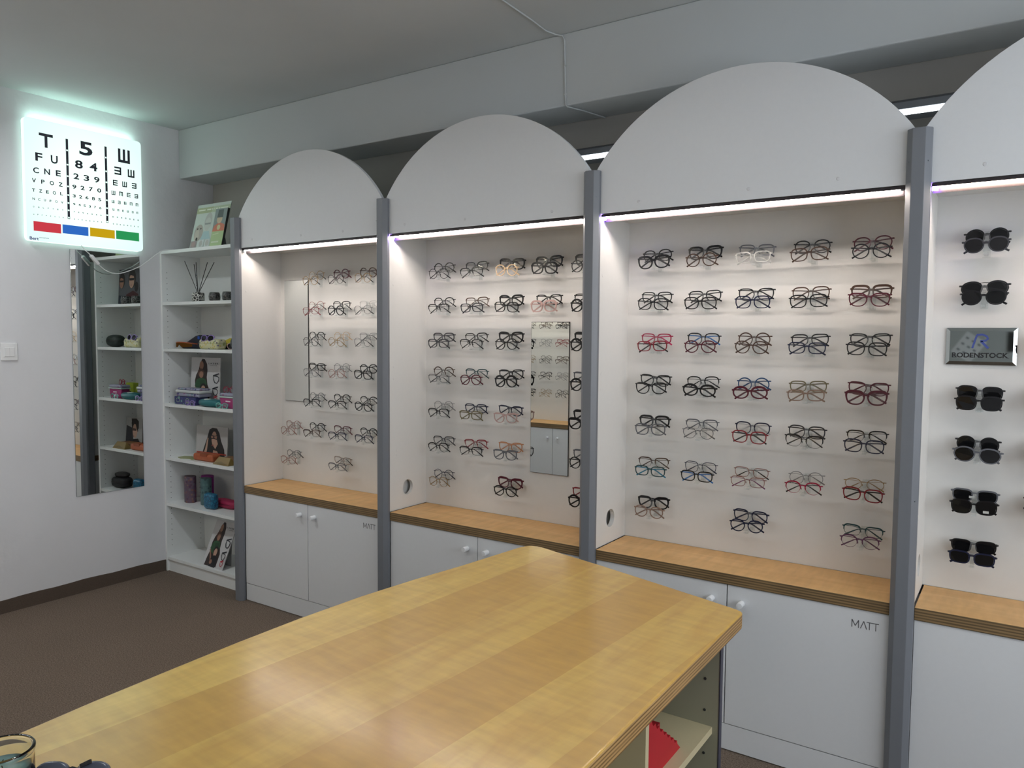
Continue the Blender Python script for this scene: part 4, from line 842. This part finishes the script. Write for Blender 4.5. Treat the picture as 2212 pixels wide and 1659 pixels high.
for (a, b_, zt, zb), cc, nm in (((-.6916, -.5504, 2.112, 2.0605), rgb(214, 66, 78), 'red'), ((-.5422, -.4019, 2.113, 2.064), rgb(52, 112, 204), 'blue'), ((-.3927, -.25, 2.1145, 2.065), rgb(210, 170, 24), 'yellow'), ((-.2418, -.1024, 2.116, 2.066), rgb(48, 158, 92), 'green')):
    ob = L(MB().box(xf-.0004, xf, a, b_, zb, zt), 'colour_bar', emitter('bar_'+nm, cc, .36)); ob['label'] = nm+' lit bar'
mb = MB(); add_text(mb, 'Bert', .03, lambda a, b_: (xf, -.690+a, 2.0195+b_), fit=(.046, .017)); L(mb, 'maker_mark', mat('print_violet', rgb(92, 92, 150), .6))
mb = MB(); add_text(mb, 'complete', .03, lambda a, b_: (xf, -.640+a, 2.0265+b_), fit=(.05, .008)); L(mb, 'maker_mark', mat('print_violet_pale', rgb(150, 156, 190), .6))

t = empty('wall_mirror', (XW, -.28, .57), 'tall narrow frameless wall mirror below the eye chart', 'mirror')
mb = MB(); mb.box(.0003, .0045, -.207, .200, -.003, 1.415); mb.build('backing', M_mirrore, t)
MB().box(.0045, .0055, -.2055, .1985, -.0015, 1.4135).build('mirror_glass', M_mirror, t)

t = empty('light_switch', (XW, -.814, 1.407), 'square white light switch on the wall near the mirror', 'switch')
MB().box(.0003, .008, -.041, .041, -.047, .047).build('plate', M_plug, t, bevel=.003)
MB().box(.0082, .0115, -.0235, .0235, -.024, .024).build('rocker', M_plug, t, bevel=.001)
MB().box(.0116, .012, -.0006, .0006, -.023, .023).build('rocker_line', M_cap, t)

t = empty('power_cable', (XC-.005, -.44, 2.0), 'white cable with inline switch hanging from the chart to the bookcase', 'cable')
o = t.location
def cpts(P): return [tuple(Vector(p)-o) for p in P]
P = [(-.815, -.440, 2.0075), (-.80, -.425, 1.980), (-.80, -.397, 1.957)]
MB().sweep(cpts(P), .005, .005, up=(1, 0, 0), n=8).build('cord', M_plug, t)
P = [(-.80, -.352, 1.905), (-.80, -.318, 1.878), (-.80, -.281, 1.864), (-.80, -.245, 1.862), (-.80, -.205, 1.871), (-.80, -.15, 1.893), (-.80, -.10, 1.918), (-.80, -.05, 1.956), (-.795, -.005, 1.995), (-.79, .035, 2.024), (-.78, .06, 2.032), (-.75, .11, 2.0315), (-.70, .18, 2.0298), (-.62, .215, 2.0294), (-.50, .23, 2.0294)]
MB().sweep(cpts(P), .005, .005, up=(1, 0, 0), n=8).build('cord', M_plug, t)
d = Vector((0, .045, -.052)); c = Vector((-.80, -.3745, 1.931))-o
MB().sweep([tuple(c-d/2), tuple(c-d*.4), tuple(c+d*.4), tuple(c+d/2)], [.012, .017, .017, .012], [.012, .020, .020, .012], up=(1, 0, 0)).build('inline_switch', M_plug, t, bevel=.002)

# cable on the ceiling and beam
t = empty('ceiling_cable', (1.945, .196, ZC), 'thin painted cable running from the ceiling down over the beam', 'cable')
P = [(1.93, -1.0, ZC-.004), (1.938, -.21, ZC-.004), (1.933, .0, ZC-.004), (1.925, .12, ZC-.004), (1.94, .175, ZC-.0045), (1.965, .1915, ZC-.01), (1.974, .1925, ZC-.03), (1.979, .1925, 2.62), (1.984, .1925, 2.497), (1.99, .198, 2.490), (2.02, .29, 2.4905), (2.05, .43, 2.4905)]
o = t.location; MB().sweep([tuple(Vector(p)-o) for p in P], .0065, .0065, up=(1, 0, 0), n=8).build('cord', M_ceil, t)
mb = MB(); [mb.box(1.9765+dz-o.x, 1.9855+dz-o.x, .188-o.y, .196-o.y, zz-o.z, zz+.006-o.z) for zz, dz in ((2.66, -.002), (2.54, .001))]; mb.build('cable_clip', M_ceil, t)

# ------------------------------------------------------------------ birch counter
ZT = .75
pts = [(2.20, -2.45), (2.135, -2.25), (2.109, -2.075), (2.093, -1.90), (2.083, -1.72), (2.075, -1.54), (2.073, -1.35), (2.082, -1.125), (2.105, -.92), (2.137, -.72), (2.158, -.54), (2.170, -.435), (2.180, -.400), (2.196, -.382), (2.216, -.376), (2.240, -.378),
       (2.344, -.407), (2.517, -.451), (2.717, -.509), (2.90, -.563), (3.018, -.600), (3.034, -.610), (3.038, -.628), (3.040, -.90), (3.042, -1.25), (3.044, -1.55), (3.044, -2.45)]
t = empty('service_counter', (2.6, -1.4, 0), 'large birch service counter with curved top and open shelves beneath', 'counter')
o = t.location; L = lambda mb, name, m, **kw: mb.build(name, m, t, tuple(-v for v in o), **kw)
mb = MB(); mb.prism(pts, 2, ZT-.045, ZT, 1); mb.m[1] = 0
tp = L(mb, 'counter_top', [M_table, M_plyt], bevel=.006, seg=3)
M_ped = mat('pedestal_grey', rgb(150, 148, 128), .5); M_shl = mat('pedestal_shelf', rgb(196, 184, 148), .5); M_edge = mat('edge_band_dark', rgb(58, 58, 72), .4)
zt = ZT-.0455
L(MB().box(2.30, 2.985, -.645, -.627, 0, zt), 'end_panel', M_ped); L(MB().box(2.9852, 2.9885, -.646, -.626, 0, zt), 'edge_band', M_edge)
L(MB().box(2.30, 2.318, -2.35, -.6455, 0, zt), 'back_panel', M_ped)
L(MB().box(2.3185, 2.968, -1.103, -1.085, .0, zt), 'divider', M_shl); L(MB().box(2.3185, 2.968, -2.35, -2.332, .0, zt), 'divider', M_shl)
L(MB().box(2.3185, 2.968, -1.0845, -.6455, .397, .417), 'shelf', M_shl); L(MB().box(2.3185, 2.968, -2.3315, -1.1035, .397, .417), 'shelf', M_shl)
L(MB().box(2.3185, 2.968, -2.3315, -.6455, .03, .05), 'shelf', M_shl)
ph = MB()
for zz in (.335, .46, .55, .25): ph.frustum((2.945, -.6455, zz), (0, -1, 0), .004, .004, .0012, 10)
L(ph, 'peg_hole_pattern', M_dark)
# red sawtooth paper bag and a carton in the shelf
mb = MB(); P = [(-1.075, .4175)]
zz = [(-1.075, .585), (-1.04, .592)]
for i in range(9):
    yy = -1.03+.024*i; z_ = .59-.018*i; zz += [(yy, z_), (yy+.014, z_+.001), (yy+.018, z_-.010)]
zz += [(-.80, .4175)]
mb.prism(P+zz[::-1], 0, 2.915, 2.935)
t2 = empty('paper_bag', (2.90, -.94, .4175), 'red paper bag with sawtooth edge on the shelf under the counter', 'bag')
mb.build('bag_front', mat('red_paper', rgb(176, 26, 36), .6, noise=(20, .1)), t2, tuple(-v for v in t2.location)); MB().box(-.09, .014, -.13, .05, .0005, .10).build('bag_body', mat('red_paper_dark', rgb(150, 22, 32), .6), t2)
t2 = empty('shelf_binder', (2.62, -.80, .4175), 'dim grey carton lying at the back of the counter shelf', 'box')
MB().box(-.2, .2, -.12, .12, 0, .09).build('body', paint(112, 104, 88), t2, bevel=.004); MB().box(-.203, .203, -.123, .123, .0902, .105).build('lid', paint(128, 120, 104), t2, bevel=.002)

# --- candle jar and sunglasses on the counter
t = empty('candle_jar', (2.325, -2.158, ZT), 'glass candle jar with teal wax on the counter corner', 'candle')
R = .046
MB().lathe([(.0001, 0), (R*.9, 0), (R, .006), (R*.985, .072), (R*.96, .078), (R*1.02, .083), (R*1.03, .089), (R*.98, .092), (R*.90, .089), (R*.88, .082), (R*.91, .07), (R*.92, .010), (.0001, .008)], n=40).build('glass', M_glass, t, smooth=True)
MB().lathe([(.0001, .0085), (R*.905, .0105), (R*.905, .060), (R*.85, .0615), (.0001, .0605)], n=36).build('wax', mat('teal_wax', rgb(118, 160, 156), .35, noise=(30, .05)), t, smooth=True)
MB().sweep([(0, 0, .06), (.002, 0, .07), (.004, .001, .074)], .0018, .0018, up=(1, 0, 0), n=6).build('wick', M_black, t)
t = empty('sunglasses', (2.388, -2.083, ZT+.0265), 'dark grey wraparound sunglasses lying beside the candle jar', 'sunglasses', None, (-.55, 0, .62))
M_gs = mat('smoke_plastic', rgb(72, 76, 88), .25)
for s in (-1, 1):
    MB().blob((s*.033, .004*0, 0), (.031, .010, .026), 22, 14, pw=.8).build('lens', M_gs, t, smooth=True)
    MB().sweep([(s*.062, .004, .008), (s*.066, .02, .008), (s*.05, .032, .006), (-s*.02, .030+.004*s, .002), (-s*.055, .028+.004*s, -.010)], .003, .007).build('temple', M_black, t)
mb = MB(); mb.sweep([(-.012, 0, .010), (0, -.003, .014), (.012, 0, .010)], .006, .008); mb.sweep([(.014, -.008, .018), (.03, -.0085, .0255)], .004, .006); mb.build('bridge', M_black, t)

# ------------------------------------------------------------------ opposite display, seen in the mirrors
YO = -3.25
t = empty('wall_display', (-.2, YO, 0), 'opposite display panel of eyeglasses seen in the second bay mirror', 'display case')
o = t.location; L = lambda mb, name, m, **kw: mb.build(name, m, t, tuple(-v for v in o), **kw)
xa, xb = XW+.02, .55
L(MB().box(xa, xb, YO-.02, YO, .69, 2.0), 'back_panel', M_niche); L(MB().box(xa, xb, YO-.02, YO+.26, 2.0, 2.02), 'top_panel', M_niche)
L(MB().box(xb, xb+.018, YO-.02, YO+.27, 0, 2.02), 'side_panel', M_niche); L(MB().box(xa+.05, xb-.05, YO+.235, YO+.25, 1.988, 1.9995), 'led_strip', emitter('led_opposite', (1, .9, .74), 22))
L(MB().box(xa, xb-.001, YO, YO+.283, .648, .6895, 1, 0), 'worktop', [M_birch, M_ply]); L(MB().box(xa, xb-.001, YO, YO+.255, 0, .647), 'carcass', M_white)
for s, (p, q) in enumerate(((xa, -.043), (-.039, xb-.002))):
    dr = L(MB().box(p, q, YO+.2555, YO+.275, .10, .644), 'door', M_white)
    MB().frustum((-.097 if s == 0 else .012, YO+.275-o.y*0, .556), (0, 1, 0), .011, .011, .03, 16).build('knob', M_knob, dr)
oc = ['W black round', 'H black rect', 'W gold round', 'H black panto', 'M black rect', 'H red rect', 'H brown rect', 'W silver panto']
k = 0
for r, z in enumerate((1.633, 1.459, 1.293, 1.133, .962)):
    for c, x in enumerate((-.458, -.268, -.078, .112)):
        for q in (0, 1):
            st_, color, shape = oc[(k*3+r+q*5) % 8].split(); k += 1
            what = ' '.join(w for w in (STN[st_], color, SHN[shape]) if w)
            make_glasses((x, YO+(.036 if q == 0 else .072), z+(.014 if q == 0 else -.016)), shape, st_, color, '%s eyeglasses on opposite panel, %s of pair, %s row, %s column' % (what, ('upper', 'lower')[q], RN[r], CN[c]), 'eyeglasses on the opposite panel', (0, 0, PI), parts=False)
# added stand-ins for the viewer in white shirt with phone, for the sign reflection
t = empty('shirt_stand_in', (3.42, YF, 1.38), 'added white board standing in for a shirt reflected in the mirror sign', 'board')
MB().box(-.6, .6, .0005, .012, -.35, .35).build('board', paint(170, 174, 172), t)
t = empty('added_sheet', (3.31, YF+.0125, 1.46), 'added tilted white sheet with dark marks, reflected in the mirror sign', 'sheet', None, (0, .6, 0))
MB().box(-.075, .075, 0, .0008, -.09, .09).build('paper', paint(214, 216, 216), t)
mb = MB(); [mb.box(a*.045-.01, a*.045+.01, .0008, .0012, c_*.05-.006, c_*.05+.006) for a in (-1, 0, 1) for c_ in (-1, 0, 1)]; mb.build('marks', M_ink, t)
t = empty('phone_stand_in', (3.60, YF+.0125, 1.50), 'added black panel standing in for a phone reflected in mirror sign', 'phone_stand_in')
MB().box(-.05, .05, 0, .006, -.07, .07).build('panel', paint(34, 34, 32), t); MB().box(-.054, .054, 0, .004, -.074, .074).build('border', paint(150, 152, 150), t)

# ------------------------------------------------------------------ unseen window with glowing panes, added as fill light
wd = bpy.data.worlds.new('world'); sc.world = wd; wd.use_nodes = True; wd.node_tree.nodes['Background'].inputs[0].default_value = (.6, .68, .8, 1); wd.node_tree.nodes['Background'].inputs[1].default_value = .3
t = empty('fill_window_1', (XR, -1.5, .9), None, None); t['kind'] = 'structure'
MB().box(-.05, -.001, -1.25, 1.25, -.05, 0).box(-.05, -.001, -1.25, 1.25, 1.55, 1.6).box(-.05, -.001, -1.25, -1.2, 0, 1.55).box(-.05, -.001, 1.2, 1.25, 0, 1.55).box(-.05, -.001, -.025, .025, 0, 1.55).build('fill_window_frame', M_plug, t)
MB().box(-.02, -.012, -1.2, -.0255, .0005, 1.5495).box(-.02, -.012, .0255, 1.2, .0005, 1.5495).build('fill_glow_pane', emitter('fill_pane_glow', (.86, .93, 1), 2.0), t)

# ------------------------------------------------------------------ camera
f = Vector((-0.55797922, 0.82765027, -0.06045015)); r = Vector((0.82888881, 0.55936294, 0.00751296)); u = Vector((-0.04003168, 0.04591438, 0.99814294))
cam = bpy.data.cameras.new('camera'); co = bpy.data.objects.new('camera', cam); COL.objects.link(co)
cam.sensor_width = 36; cam.sensor_fit = 'HORIZONTAL'; cam.lens = 1640.4988/2212*36; cam.clip_start = .05
co.matrix_world = Matrix(((r.x, u.x, -f.x, 3.6527), (r.y, u.y, -f.y, -2.6779), (r.z, u.z, -f.z, 1.5011), (0, 0, 0, 1)))
sc.camera = co
vs = sc.view_settings; vs.view_transform = 'Standard'; vs.look = 'None'; vs.gamma = 1; vs.use_curve_mapping = False; vs.exposure = 1.3
sc.cycles.max_bounces = 10; sc.cycles.transparent_max_bounces = 24; sc.cycles.sample_clamp_indirect = 4; sc.cycles.use_denoising = True
sc.cycles.caustics_reflective = False; sc.cycles.caustics_refractive = False
